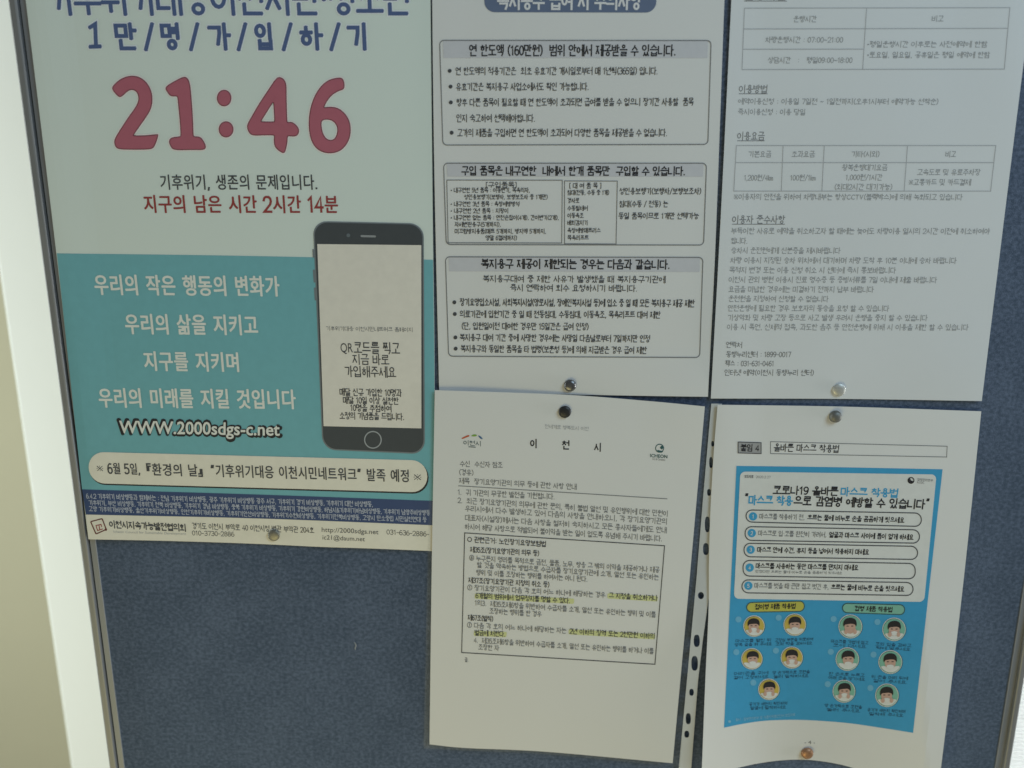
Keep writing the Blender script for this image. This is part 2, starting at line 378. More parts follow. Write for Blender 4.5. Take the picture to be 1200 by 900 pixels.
def sheet(name, thing, top, bottom, left, right, depth, mat, nu=36, nv=44, thick=0.00018):
    g, fs = coons(top, bottom, left, right, nu, nv)
    n = len(g)
    vs = [at(x, y, depth(x, y)) for x, y in g]
    bk = [v + Vector((0, thick, 0)) for v in vs]
    F2 = [f for f in fs] + [tuple(n + i for i in reversed(f)) for f in fs]
    w = nu + 1
    rim = [i for i in range(w)] + [w * (j + 1) + nu for j in range(nv)] + [w * nv + nu - 1 - i for i in range(nu)] + [w * (nv - 1 - j) for j in range(nv - 1)]
    for a, b in zip(rim, rim[1:] + rim[:1]): F2.append((a, b, n + b, n + a))
    o = mesh_obj(name, vs + bk, F2, mat, thing, smooth=False)
    return o

def sm(a, b, x):
    t = min(1, max(0, (x - a) / (b - a))); return t * t * (3 - 2 * t)

def chaikin(pts, n=2):
    for _ in range(n):
        out = []
        for a, b in zip(pts, pts[1:] + pts[:1]): out += [lerp(a, b, 0.25), lerp(a, b, 0.75)]
        pts = out
    return pts

def grow(pts, d):
    area2 = sum(a[0] * b[1] - b[0] * a[1] for a, b in zip(pts, pts[1:] + pts[:1])); sg = 1 if area2 > 0 else -1
    out = []; n = len(pts)
    for i, p in enumerate(pts):
        a, b = pts[i - 1], pts[(i + 1) % n]; dx, dy = b[0] - a[0], b[1] - a[1]; l = math.hypot(dx, dy) or 1
        out.append((p[0] + sg * dy / l * d, p[1] - sg * dx / l * d))
    return out

# ------------------------------------------------------------------ surface materials
def plaster(name, rgb, scale=60, bump=0.1, mottle=0.05):
    m = bpy.data.materials.new(name); m.use_nodes = True; nt = m.node_tree
    p = nt.nodes['Principled BSDF']; p.inputs['Roughness'].default_value = 0.7
    g = nt.nodes.new('ShaderNodeNewGeometry')
    n = nt.nodes.new('ShaderNodeTexNoise'); n.inputs['Scale'].default_value = 5; n.inputs['Detail'].default_value = 5
    mx = nt.nodes.new('ShaderNodeMix'); mx.data_type = 'RGBA'
    mx.inputs[6].default_value = tuple(c * (1 - mottle) for c in rgb) + (1,); mx.inputs[7].default_value = tuple(min(1, c * (1 + mottle)) for c in rgb) + (1,)
    nb = nt.nodes.new('ShaderNodeTexNoise'); nb.inputs['Scale'].default_value = scale; nb.inputs['Detail'].default_value = 4
    bp = nt.nodes.new('ShaderNodeBump'); bp.inputs['Strength'].default_value = bump; bp.inputs['Distance'].default_value = 0.004
    for a in (n, nb): nt.links.new(g.outputs['Position'], a.inputs['Vector'])
    nt.links.new(n.outputs['Fac'], mx.inputs[0]); nt.links.new(mx.outputs[2], p.inputs['Base Color'])
    nt.links.new(nb.outputs['Fac'], bp.inputs['Height']); nt.links.new(bp.outputs[0], p.inputs['Normal'])
    return m

def metal(name, rgb, rough=0.4, metallic=0.8, streak=True):
    m = bpy.data.materials.new(name); m.use_nodes = True; nt = m.node_tree
    p = nt.nodes['Principled BSDF']; p.inputs['Metallic'].default_value = metallic
    g = nt.nodes.new('ShaderNodeNewGeometry'); mp = nt.nodes.new('ShaderNodeMapping')
    mp.inputs['Scale'].default_value = (900, 900, 25) if streak else (700, 700, 700)
    n = nt.nodes.new('ShaderNodeTexNoise'); n.inputs['Scale'].default_value = 1; n.inputs['Detail'].default_value = 4
    nt.links.new(g.outputs['Position'], mp.inputs['Vector']); nt.links.new(mp.outputs[0], n.inputs['Vector'])
    mx = nt.nodes.new('ShaderNodeMix'); mx.data_type = 'RGBA'
    mx.inputs[6].default_value = tuple(c * 0.8 for c in rgb) + (1,); mx.inputs[7].default_value = tuple(min(1, c * 1.15) for c in rgb) + (1,)
    nt.links.new(n.outputs['Fac'], mx.inputs[0]); nt.links.new(mx.outputs[2], p.inputs['Base Color'])
    mr = nt.nodes.new('ShaderNodeMapRange'); mr.inputs['To Min'].default_value = rough - 0.1; mr.inputs['To Max'].default_value = rough + 0.12
    nt.links.new(n.outputs['Fac'], mr.inputs['Value']); nt.links.new(mr.outputs[0], p.inputs['Roughness'])
    return m

def felt():
    m = bpy.data.materials.new('slate_felt'); m.use_nodes = True; nt = m.node_tree
    p = nt.nodes['Principled BSDF']; p.inputs['Roughness'].default_value = 0.95; p.inputs['Specular IOR Level'].default_value = 0.1
    p.inputs['Sheen Tint'].default_value = (0.62, 0.82, 1.0, 1); p.inputs['Sheen Weight'].default_value = 0.6; p.inputs['Sheen Roughness'].default_value = 0.5
    g = nt.nodes.new('ShaderNodeNewGeometry')
    def noise(sc, det, stretch=(1, 1, 1)):
        mp = nt.nodes.new('ShaderNodeMapping'); mp.inputs['Scale'].default_value = stretch
        n = nt.nodes.new('ShaderNodeTexNoise'); n.inputs['Scale'].default_value = sc; n.inputs['Detail'].default_value = det; n.inputs['Roughness'].default_value = 0.65
        nt.links.new(g.outputs['Position'], mp.inputs['Vector']); nt.links.new(mp.outputs[0], n.inputs['Vector']); return n
    fib = noise(330, 5, (1, 1, 1.25)); fine = noise(1100, 3); big = noise(22, 4)
    r = nt.nodes.new('ShaderNodeValToRGB')
    r.color_ramp.elements[0].position = 0.41; r.color_ramp.elements[0].color = (0.060, 0.083, 0.130, 1)
    r.color_ramp.elements[1].position = 0.60; r.color_ramp.elements[1].color = (0.130, 0.166, 0.245, 1)
    ad = nt.nodes.new('ShaderNodeMix'); ad.data_type = 'FLOAT'; ad.inputs[0].default_value = 0.22
    nt.links.new(fib.outputs['Fac'], ad.inputs[2]); nt.links.new(big.outputs['Fac'], ad.inputs[3])
    nt.links.new(ad.outputs[0], r.inputs['Fac']); nt.links.new(r.outputs['Color'], p.inputs['Base Color'])
    bp = nt.nodes.new('ShaderNodeBump'); bp.inputs['Strength'].default_value = 0.5; bp.inputs['Distance'].default_value = 0.0012
    nt.links.new(fine.outputs['Fac'], bp.inputs['Height']); nt.links.new(bp.outputs[0], p.inputs['Normal'])
    return m

def film(name, rgb, clear, rough=0.25):
    m = bpy.data.materials.new(name); m.use_nodes = True; nt = m.node_tree; nt.nodes.remove(nt.nodes['Principled BSDF'])
    out = nt.nodes['Material Output']
    tr = nt.nodes.new('ShaderNodeBsdfTransparent'); p = nt.nodes.new('ShaderNodeBsdfPrincipled')
    p.inputs['Base Color'].default_value = tuple(rgb) + (1,); p.inputs['Roughness'].default_value = rough
    g = nt.nodes.new('ShaderNodeNewGeometry'); n = nt.nodes.new('ShaderNodeTexNoise'); n.inputs['Scale'].default_value = 60; n.inputs['Detail'].default_value = 3
    mr = nt.nodes.new('ShaderNodeMapRange'); mr.inputs['To Min'].default_value = 1 - clear - 0.05; mr.inputs['To Max'].default_value = 1 - clear + 0.05
    mx = nt.nodes.new('ShaderNodeMixShader')
    nt.links.new(g.outputs['Position'], n.inputs['Vector']); nt.links.new(n.outputs['Fac'], mr.inputs['Value']); nt.links.new(mr.outputs[0], mx.inputs[0])
    nt.links.new(tr.outputs[0], mx.inputs[1]); nt.links.new(p.outputs[0], mx.inputs[2]); nt.links.new(mx.outputs[0], out.inputs['Surface'])
    return m

WHITE_WALL = plaster('white_paint', (0.82, 0.85, 0.81), 40, 0.08, 0.02)
BEIGE_WALL = plaster('beige_paint', (0.42, 0.395, 0.28), 50, 0.1, 0.04)
FLOOR = plaster('floor_vinyl', (0.42, 0.38, 0.30), 30, 0.05, 0.08)
PANEL_WHITE = plaster('white_enamel', (0.86, 0.87, 0.85), 30, 0.03, 0.02)
ALU = metal('brushed_aluminium', (0.31, 0.315, 0.315), 0.5, 0.55)
ALU2 = metal('aluminium_lip', (0.34, 0.36, 0.395), 0.5, 0.45)
GROOVE_DARK = ink('groove_shade_black', (0.02, 0.02, 0.018), 0.8)  # near-black colour for the shade painted into the frame groove
FELT = felt()

# ------------------------------------------------------------------ setting
BACK = 0.95
tag(box('floor', -1.6, 1.6, -2.6, BACK, -0.05, 0, FLOOR), kind='structure')
tag(box('wall', -1.6, 1.6, BACK, BACK + 0.1, 0, 2.7, BEIGE_WALL), kind='structure')
PB = -0.50                                                     # front of the white pillar
xp = 0.5 * (at(39, 600, PB).x + at(83, 900, PB).x)
pil = box('pillar', xp, xp + 0.34, -PB, BACK - 0.002, 0.002, 2.7, WHITE_WALL, bev=0.004)
tag(pil, 'white painted pillar standing beyond the left post of the notice board', 'pillar')

# white finely ribbed cabinet beyond the right post
xr = at(1186, 900, -0.35).x - 0.12
cab = empty('ribbed_cabinet', (xr + 0.2, 0.45, 0.002), 'white cabinet with fine horizontal ribs beyond the right post of the board', 'cabinet')
box('body', xr, xr + 0.42, 0.362, 0.66, 0.002, 1.32, PANEL_WHITE, cab, bev=0.004)
vs, fs = [], []
z = 0.03
while z < 1.30:
    n = len(vs)
    for x in (xr + 0.006, xr + 0.414):
        vs += [(x, 0.3615, z), (x, 0.352, z + 0.0002), (x, 0.352, z + 0.0026), (x, 0.3615, z + 0.0030)]
    fs += [(n, n + 4, n + 5, n + 1), (n + 1, n + 5, n + 6, n + 2), (n + 2, n + 6, n + 7, n + 3), (n, n + 1, n + 2, n + 3), (n + 7, n + 6, n + 5, n + 4)]
    z += 0.0058
tag(mesh_obj('ribs', vs, fs, PANEL_WHITE, cab), kind='stuff')

# ------------------------------------------------------------------ notice board
PD = 0.0045                                                     # how far the posts stand proud of the felt
xl0 = 0.5 * (at(6.3, 0, PD).x + at(130, 900, PD).x); xl1 = 0.5 * (at(15.6, 0, PD).x + at(138.2, 900, PD).x)
xlg = 0.5 * (at(20.8, 0, 0.001).x + at(141.3, 900, 0.001).x); xl2 = 0.5 * (at(28.3, 0, 0.001).x + at(148.3, 900, 0.001).x)
xr0 = 0.5 * (at(1200, 792, PD).x + at(1185.4, 900, PD).x); xr1 = 0.5 * (at(1193.8, 780, PD).x + at(1177.8, 900, PD).x)
xrg = at(1173.6, 900, 0.001).x; xr2 = at(1166, 900, 0.001).x
ZB, ZT = 0.62, 1.98
board = empty('notice_board', (0, 0.012, 0.002), 'slate blue felt notice board in a slim aluminium frame with sheets pinned on it', 'notice board')
box('felt_panel', xl1 + 0.001, xr1 - 0.001, 0, 0.022, ZB + 0.01, ZT - 0.01, FELT, board)
for a, b, l0, l1, g0, g1 in ((xl0, xl1, xlg, xl2, xl1 - 0.0005, xlg + 0.0003), (xr1, xr0, xr2, xrg, xrg - 0.0003, xr1 + 0.0005)):
    p = box('frame_post', a, b, -PD, 0.026, 0.02, ZT + 0.012, ALU, board, bev=0.0012)
    box('frame_lip', l0, l1, -0.0012, 0.0215, ZB + 0.012, ZT - 0.012, ALU2, p, bev=0.0004)
    box('groove_shade', g0, g1, -0.0003, 0.021, ZB + 0.012, ZT - 0.012, GROOVE_DARK, p)  # dark strip standing in for shade in the groove beside the post
    box('foot', a - 0.006, b + 0.006, -0.2, 0.24, 0.002, 0.024, ALU, board, bev=0.003)
for z0, z1 in ((ZB - 0.004, ZB + 0.012), (ZT - 0.012, ZT + 0.004)):
    box('frame_rail', xl1 + 0.0002, xr1 - 0.0002, -PD + 0.0004, 0.0256, z0, z1, ALU, board, bev=0.0012)

# ------------------------------------------------------------------ inks
WHITE = (0.80, 0.80, 0.775)
K = ink('black_ink', (0.03, 0.03, 0.034)); K2 = ink('dark_grey_ink', (0.075, 0.078, 0.085)); K3 = ink('mid_grey_ink', (0.225, 0.23, 0.235)); K4 = ink('pale_grey_ink', (0.47, 0.48, 0.49))
PALE = ink('pale_print', (0.74, 0.77, 0.74))
HEADGREY = ink('header_tint', (0.655, 0.655, 0.68))

# ================================================================== poster
def d_poster(x, y):
    e = 0.0016 + 0.0006 * math.sin(x / 95 + 0.6) * math.sin(y / 120)
    e += 0.0022 * sm(560, 640, y) * (0.5 - 0.5 * math.cos((x - 321) / 62)) * sm(500, 430, x)
    e += 0.0016 * sm(90, 40, x - y * 0.11)
    return e
b0 = at(305, 640)
poster = empty('poster', (b0.x, -0.002, b0.z), 'large mint and teal climate poster with red 21:46 clock figures and a drawn phone', 'poster')
P_T = [(24, -50), (504, -50)]; P_B = [(103.7, 632), (200, 634), (300, 637.3), (373, 640.8), (440, 643), (507, 645.8)]
P_L = [(24, -50), (66, 297), (96.5, 573), (103.7, 632)]; P_R = [(504, -50), (507, 240), (509.3, 456), (507, 645.8)]
PP = paper_mat('poster_paper', (0.79, 0.88, 0.82), 0.5)
sheet('sheet', poster, P_T, P_B, P_L, P_R, d_poster, PP, 44, 60)
def pr(name, mat, level=1, parent=None): return Print(name, poster, d_poster, mat, level, parent)
BLUE = ink('title_blue', (0.10, 0.15, 0.31)); HALO = ink('title_halo', (0.88, 0.93, 0.97)); RED = ink('digit_red', (0.50, 0.15, 0.20)); REDK = ink('digit_edge', (0.24, 0.07, 0.09)); PINK = ink('digit_halo', (0.93, 0.86, 0.84))
TEAL = ink('teal_print', (0.20, 0.50, 0.555)); NAVY = ink('navy_print', (0.052, 0.088, 0.205)); CREAM = ink('cream_print', (0.90, 0.865, 0.745)); RED2 = ink('warning_red', (0.36, 0.065, 0.06))
SLOGAN = ink('slogan_white', (0.86, 0.88, 0.82))
chars = [('1', 104, 119), ('만', 134, 161), ('/', 167, 182), ('명', 188, 212), ('/', 220, 235), ('가', 243, 271), ('/', 276, 291), ('입', 298, 321), ('/', 329, 344), ('하', 350, 379), ('/', 385, 400), ('기', 406, 432)]
for nm, mat, lv, pen in (('heading_halo', HALO, 1, 7.6), ('heading_text', BLUE, 2, 4.7)):
    t = pr(nm, mat, lv)
    t.text('기후위기대응이천시민·청소년', 55, -1, 480, -1, 35, pen=pen, round_=True)
    for c, a, b in chars:
        if c == '1':
            for q in ([(105.5, 32), (111.5, 28.2), (112.5, 54.5)], [(106, 54.8), (117, 54.4)]):
                t.strip(q, pen, cap=True)
                for x, y in (q[0], q[-1]): t.disc(x, y, pen / 2, n=14, z=8e-6)
        else: t.text(c, a + 1.5, 42.8, b - 1.5, 42.8, 29 if c != '/' else 31, pen=pen, round_=True)
    t.done()
Z = lambda L, bx: [(x / 7.5 + bx, y / 7.5 + 80) for x, y in L]
two = Z([(80, 175), (110, 135), (160, 95), (215, 72), (265, 66), (320, 75), (375, 110), (415, 165), (437, 230), (438, 300), (425, 360), (390, 420), (340, 490), (272, 588), (278, 592), (380, 592), (484, 580), (491, 584), (480, 630), (455, 690), (430, 712), (290, 715), (140, 712), (112, 685), (103, 640), (120, 600), (160, 535), (225, 435), (280, 360), (310, 310), (320, 265), (310, 220), (285, 193), (250, 187), (215, 205), (180, 240), (152, 257), (115, 225)], 120)
one = Z([(548, 165), (640, 110), (722, 70), (755, 95), (772, 150), (785, 300), (795, 450), (799, 590), (806, 600), (860, 602), (890, 640), (912, 690), (895, 718), (800, 716), (630, 720), (600, 690), (583, 640), (605, 608), (680, 601), (690, 592), (680, 440), (668, 330), (661, 252), (650, 245), (600, 247), (570, 210)], 120)
four = Z([(432, 75), (470, 95), (492, 140), (492, 250), (496, 400), (499, 468), (506, 475), (545, 472), (590, 510), (606, 550), (590, 590), (560, 600), (510, 595), (502, 602), (500, 650), (490, 700), (475, 750), (430, 730), (390, 690), (382, 640), (386, 594), (378, 588), (290, 588), (200, 592), (165, 570), (145, 520), (155, 480), (190, 420), (250, 315), (330, 195), (400, 90)], 270)
four_h = Z([(372, 302), (379, 302), (388, 464), (384, 470), (275, 469), (270, 464), (310, 400)], 270)
six = Z([(970, 80), (992, 100), (1003, 140), (998, 185), (950, 198), (890, 235), (850, 285), (822, 340), (828, 345), (880, 338), (950, 350), (1010, 400), (1045, 460), (1058, 530), (1050, 610), (1015, 680), (960, 730), (880, 750), (800, 735), (740, 690), (705, 620), (690, 530), (690, 440), (705, 340), (745, 230), (810, 140), (880, 95)], 270)
six_h = Z([(850, 448), (900, 460), (935, 500), (943, 550), (930, 600), (905, 630), (860, 632), (825, 600), (805, 550), (797, 480), (810, 455)], 270)
ell = lambda cx, cy, rx, ry: [(cx + rx * math.cos(k * math.pi / 10), cy + ry * math.sin(k * math.pi / 10)) for k in range(20)]
dots = [Z(ell(1070, 262, 63, 72), 120), Z(ell(1087, 537, 64, 70), 120)]
for nm, mat, lv, g in (('clock_digit_halo', PINK, 1, 1.7), ('clock_digit_edge', REDK, 2, 0.2), ('clock_digits', RED, 3, -0.9)):
    t = pr(nm, mat, lv)
    for loops in ([two], [one], [dots[0]], [dots[1]], [four, four_h], [six, six_h]):
        L = [grow(chaikin(loops[0], 2), g)] + [grow(chaikin(h, 2), -g) for h in loops[1:]]
        t.poly(L)
    t.done()
pr('subheading_text', K2).text('기후위기, 생존의 문제입니다.', 187, 213.5, 372, 213.5, 18, 0.014, noto=True).done()
pr('warning_text', RED2).text('지구의 남은 시간 2시간 14분', 168, 239, 396, 239.5, 21, 0.022, noto=True).done()
# teal field
g, fs = coons([(66.6, 297), (230, 299), (367, 301.5), (507.4, 304.5)], [(96.2, 573.5), (300, 579.5), (507.4, 587)], [(66.6, 297), (96.2, 573.5)], [(507.4, 304.5), (509, 456), (507.4, 587)], 40, 28)
pr('teal_field', TEAL, 1).add(g, fs).done()
t = pr('slogan_text', SLOGAN, 2)
t.text('우리의 작은 행동의 변화가', 110, 333.5, 327, 335.5, 24, 0.026, noto=True).text('우리의 삶을 지키고', 146, 379.5, 302, 381, 24, 0.026, noto=True)
t.text('지구를 지키며', 168, 423, 281, 424.5, 23, 0.026, noto=True).text('우리의 미래를 지킬 것입니다', 115, 466, 346, 468, 23, 0.026, noto=True).done(True)
pr('web_address_edge', K, 2).text('WWW.2000sdgs-c.net', 138, 502.8, 329.5, 506, 23, 0.075).done()
pr('web_address', SLOGAN, 3).text('WWW.2000sdgs-c.net', 140, 502.6, 327.5, 505.6, 19, 0.02).done()
# drawn phone
BODY = ink('phone_grey', (0.074, 0.084, 0.092)); RIM = ink('phone_rim', (0.22, 0.25, 0.27)); SCR = ink('screen_white', (0.87, 0.83, 0.74))
ph = pr('phone_picture', RIM, 2).rows([(366.6, 259), (496.5, 262), (498, 532.3), (378, 527)], 16, 16).done()
def pp(name, mat, level): return pr(name, mat, level, ph)
pp('body', BODY, 3).rows([(368.3, 260.6), (494.9, 263.4), (496.4, 530.7), (379.4, 525.6)], 15, 16).done()
pp('screen', SCR, 4).rows([(371.8, 286), (493.7, 287.3), (493.8, 502), (379.2, 499.4)], 0, 14).done()
pp('home_button', ink('button_ring', (0.42, 0.45, 0.47)), 4).ring(437, 515.4, 9.7, 1.3).done()
pp('speaker_slot', ink('slot_grey', (0.34, 0.36, 0.37)), 4).rows([(422.5, 275.4), (440.5, 275.9), (440.5, 278.3), (422.5, 277.8)], 1.2, 6).done()
pp('camera_dot', ink('lens_dark', (0.16, 0.19, 0.21)), 4).disc(408.2, 275.8, 2.2).done()
pp('side_button', RIM, 2).rows([(366.0, 292), (368, 292), (368.6, 302), (366.6, 302)], .5, 2).rows([(366.6, 316), (368.8, 316), (369.8, 331), (367.6, 331)], .5, 2).rows([(367.8, 337), (370, 337), (371, 352), (368.8, 352)], .5, 2).done()
t = pp('screen_text', K2, 5)
t.text('QR코드를 찍고', 399, 407, 468.5, 408.5, 13.5).text('지금 바로', 413, 421, 456, 421.8, 12).text('가입해주세요', 404, 435, 464, 436.3, 12.5)
t.text('매달 신규 가입한 10명과', 398, 459.3, 470.5, 460.6, 8.5, .012).text('매달 10일 이상 실천한', 402, 468.8, 467, 470, 8.2, .012).text('10명을 추첨하여', 410.5, 477.8, 459, 478.8, 8.2, .012).text('소정의 기념품을 드립니다.', 398, 487, 473.5, 488.5, 8.2, .012).done()
pp('screen_caption', K3, 5).text('기후위기대응 이천시민네트워크 홈페이지', 382, 384.8, 484, 386.5, 5.2).done()
# announcement pill
pr('announcement_shadow', K, 2).rows([(104.2, 530.6), (502.2, 541), (502.4, 579), (105, 567.8)], 18.6, 36).done()
pr('announcement_band', CREAM, 3).rows([(103.4, 529.4), (500.6, 539.6), (500.8, 577.2), (104.4, 566.2)], 18.3, 36).done()
t = pr('announcement_text', K2, 4)
t.text('※', 113, 548.8, 121, 549, 8).text('6월 5일,', 126, 548.8, 164, 549.8, 13.5, .016, noto=True).text('『환경의 날』', 171, 550, 238, 551.5, 14.5, .016, noto=True).text('“기후위기대응 이천시민네트워크”', 247, 551.4, 423, 556, 15, .016, noto=True).text('발족 예정', 429, 556.3, 480, 557.8, 15, .016, noto=True).text('※', 484.5, 559, 494, 559.3, 8.5).done(True)
# navy band and footer
g, fs = coons([(96.2, 573.5), (300, 579.5), (507.4, 587)], [(100.6, 603), (300, 607.5), (507.2, 615.5)], [(96.2, 573.5), (100.6, 603)], [(507.4, 587), (507.2, 615.5)], 40, 4)
pr('navy_band', NAVY, 2).add(g, fs).done()
t = pr('partner_list_text', ink('list_white', (0.50, 0.54, 0.64)), 3)
t.text('6.4.2 기후위기 비상행동과 함께하는 : 전남 기후위기 비상행동, 광주 기후위기 비상행동 광주 서구, 기후위기 경기 비상행동, 기후위기 대전 비상행동,', 101, 581.2, 437, 591, 6.4, .015)
t.text('기후위기, 부산 비상행동, 기후위기 전북 비상행동, 기후위기 경남 비상행동, 충북 기후위기 비상행동, 기후위기 강원비상행동, 하남시&기후위기하남비상행동, 기후위기 남양주비상행동', 104, 589, 504, 601, 6.2, .015)
t.text('고양 기후위기비상행동, 울산기후위기비상행동, 인천기후위기비상행동, 기후위기안산비상행동, 기후위기수원비상행동, 기후위기전북비상행동, 고양시 탄소중립 시민실천연대 등', 104, 596.2, 500, 609, 6.0, .015).done()
g, fs = coons([(100.6, 603), (300, 607.5), (507.2, 615.5)], [(103.7, 632), (200, 634), (300, 637.3), (373, 640.8), (440, 643), (507, 645.8)], [(100.6, 603), (103.7, 632)], [(507.2, 615.5), (507, 645.8)], 44, 6)
foot = pr('footer_band', CREAM, 1).add(g, fs).done()
q = [(106.2, 611.3), (119.7, 607.8), (124.5, 620.5), (112.5, 625.8)]
pr('seal_frame', ink('seal_brown', (0.16, 0.04, 0.03)), 2, foot).frame(q, 1, 1.3).disc(124, 620.6, 1.5).done()
pr('seal_mark', RED2, 2, foot).line((112, 616), (118.5, 614.5), 1).line((112.6, 616.5), (114.5, 622), 1).line((116, 615.5), (117, 621), 1).line((114, 622), (120.5, 619.8), 1).line((118.4, 614.6), (119.2, 617.4), 1).done()
t = pr('footer_text', K2, 2, foot)
t.text('이천시지속가능발전협의회', 128, 614.3, 218, 618.6, 8.5, .03)
t.text('경기도 이천시 부악로 40 이천시청 별관 부악관 204호', 225, 616.2, 368, 621.3, 7.2).text('010-3730-2886', 225, 624.5, 274.5, 626, 6.2).text('http://2000sdgs.net', 377, 621.4, 443.5, 624.3, 7.2).text('ic21@daum.net', 378, 630.2, 427.5, 632.4, 7).text('031-636-2886-', 453, 623.3, 503, 626, 6.4).done()
pr('footer_small_text', K4, 2, foot).text('Icheon Council for Sustainable Development', 133, 623.4, 218, 626, 3.6).done()

# ================================================================== sheet on caution with care equipment
def d_mt(x, y):
    return 0.0012 + 0.0005 * math.sin(x / 70 + 1) * math.sin(y / 110 + 1) + 0.0022 * sm(400, 470, y) * sm(680, 830, x) + 0.0008 * sm(560, 500, x)
b0 = at(672, 463)
mt = empty('notice', (b0.x, -0.002, b0.z), 'white notice with three rounded grey-headed text boxes under a navy title pill', 'notice')
SW = paper_mat('copy_paper', WHITE, 0.6)
sheet('sheet', mt, [(506.5, -50), (852, -50)], [(514.6, 458), (656, 462), (760, 464), (829.6, 465)], [(506.5, -50), (506.5, 0), (509, 200), (514.6, 458)], [(852, -50), (849, 0), (838.3, 290), (829.6, 465)], d_mt, SW, 36, 50)
def pr(name, mat, level=1, parent=None): return Print(name, mt, d_mt, mat, level, parent)
pr('title_pill', ink('pill_navy', (0.145, 0.19, 0.295)), 1).rows([(567, -16), (770, -16), (768.5, 14.8), (568, 14.3)], 12, 18).done()
pr('title_text', ink('pill_white', (0.80, 0.80, 0.80)), 2).text('복지용구 급여 시 주의사항', 583, 0.5, 752, 0.5, 21, .015).done()
boxes = [([(515.2, 47.3), (833.4, 47.5), (829.6, 169.2), (519, 170)], 68), ([(519.8, 191.3), (828, 191.3), (824.6, 287.2), (523, 286.6)], 207), ([(522, 301), (823.8, 301.7), (820, 419), (525.7, 417.5)], 318)]
for q, yh in boxes:
    f = (yh - q[0][1]) / (q[3][1] - q[0][1])
    h = pr('box_heading_tint', HEADGREY, 1).rows([lerp(q[0], q[1], .012), lerp(q[0], q[1], .988), lerp(lerp(q[0], q[3], f), lerp(q[1], q[2], f), .988), lerp(lerp(q[0], q[3], f), lerp(q[1], q[2], f), .012)], 0, 20).done()
    pr('box_outline', K3, 2).frame(q, 5, 1.1).done()
t = pr('box_heading_text', K, 2)
t.text('연 한도액 (160만원)  범위 안에서 제공받을 수 있습니다.', 550, 59, 792, 59, 13, .012)
t.text('구입 품목은 내구연한  내에서 한개 품목만  구입할 수 있습니다.', 541, 200, 803, 200.5, 10.5, .025)
t.text('복지용구 제공이 제한되는 경우는 다음과 같습니다.', 564, 309, 785, 310, 11, .025).done(True)
t = pr('first_box_text', K2, 2)
for x, y in ((527, 83), (528, 101.5), (528.3, 120), (529.3, 155.5)): t.disc(x, y, 2.3, n=14)
t.text('연 한도액의 적용기간은  최초 유효기간 개시일로부터 매 1년씩(365일) 입니다.', 534, 83.3, 771, 83, 9)
t.text('유효기간은 복지용구 사업소에서도 확인 가능합니다.', 534.5, 101.7, 690, 101.3, 9)
t.text('향후 다른 품목이 필요할 때 연 한도액이 초과되면 급여를 받을 수 없으니 장기간 사용할  품목', 535, 120, 813, 119.2, 9)
t.text('인지 숙고하여 선택해야합니다.', 535, 138.5, 627, 138.5, 9)
t.text('고가의 제품을 구입하면 연 한도액이 초과되어 다양한 품목을 제공받을 수 없습니다.', 536, 155.6, 782, 155.4, 9).done()
t = pr('second_box_rules', K3, 2)
t.frame([(523.6, 211), (659, 211.2), (658.3, 284.8), (525.2, 284.5)], 0, .9).frame([(661.6, 212), (723.5, 212.2), (722, 286), (661.6, 285.6)], 0, .9).done()
t = pr('second_box_text', K2, 2)
for b, x0, y, x1, h in (('[구입품목]', 569, 216.6, 606, 6.5), ('• 내구연한 5년 품목 : 이동변기, 목욕의자,', 528, 222.8, 621, 5.8), ('성인용보행기(보행차, 보행보조차 중 1개만)', 544, 230.8, 642, 5.8), ('• 내구연한 3년 품목 : 욕창예방방석', 528, 239, 609, 5.8), ('• 내구연한 2년 품목 : 지팡이', 528, 247, 596, 5.8),
    ('• 내구연한 없는 품목 : 안전손잡이(4개), 간이변기(2개),', 528, 255, 655, 5.8), ('자세변환용구(5개까지),', 533, 263, 587, 5.8), ('미끄럼방지용품(매트 5개까지, 방지액 5개까지,', 533, 271, 640, 5.8), ('양말 6켤레까지)', 569, 278.8, 606, 5.8),
    ('[ 대 여 품 목 ]', 667, 217.6, 705, 6.5), ('침대(전동, 수동 중 1개)', 665, 225.6, 714, 5.8), ('경사로', 665, 235, 679, 5.8), ('수동휠체어', 665, 244, 689, 5.8), ('이동욕조', 665, 252.6, 684, 5.8), ('배회감지기', 665, 261, 689, 5.8), ('욕창예방매트리스', 665, 270, 704, 5.8), ('목욕리프트', 665, 278.6, 690, 5.8),
    ('성인용보행기(보행차/보행보조차)', 726, 224, 822, 7.6), ('침대(수동 / 전동) 는', 726, 239, 783, 7.4), ('동일 품목이므로 1개만 선택가능', 725, 253, 819, 7.4)):
    t.text(b, x0, y, x1, y, h, .012 if h < 7 else 0.006)
t.done()
t = pr('third_box_text', K2, 2)
for x, y in ((532.5, 354.3), (533, 368), (533.7, 395.5), (534, 408.6)): t.disc(x, y, 2.3, n=14)
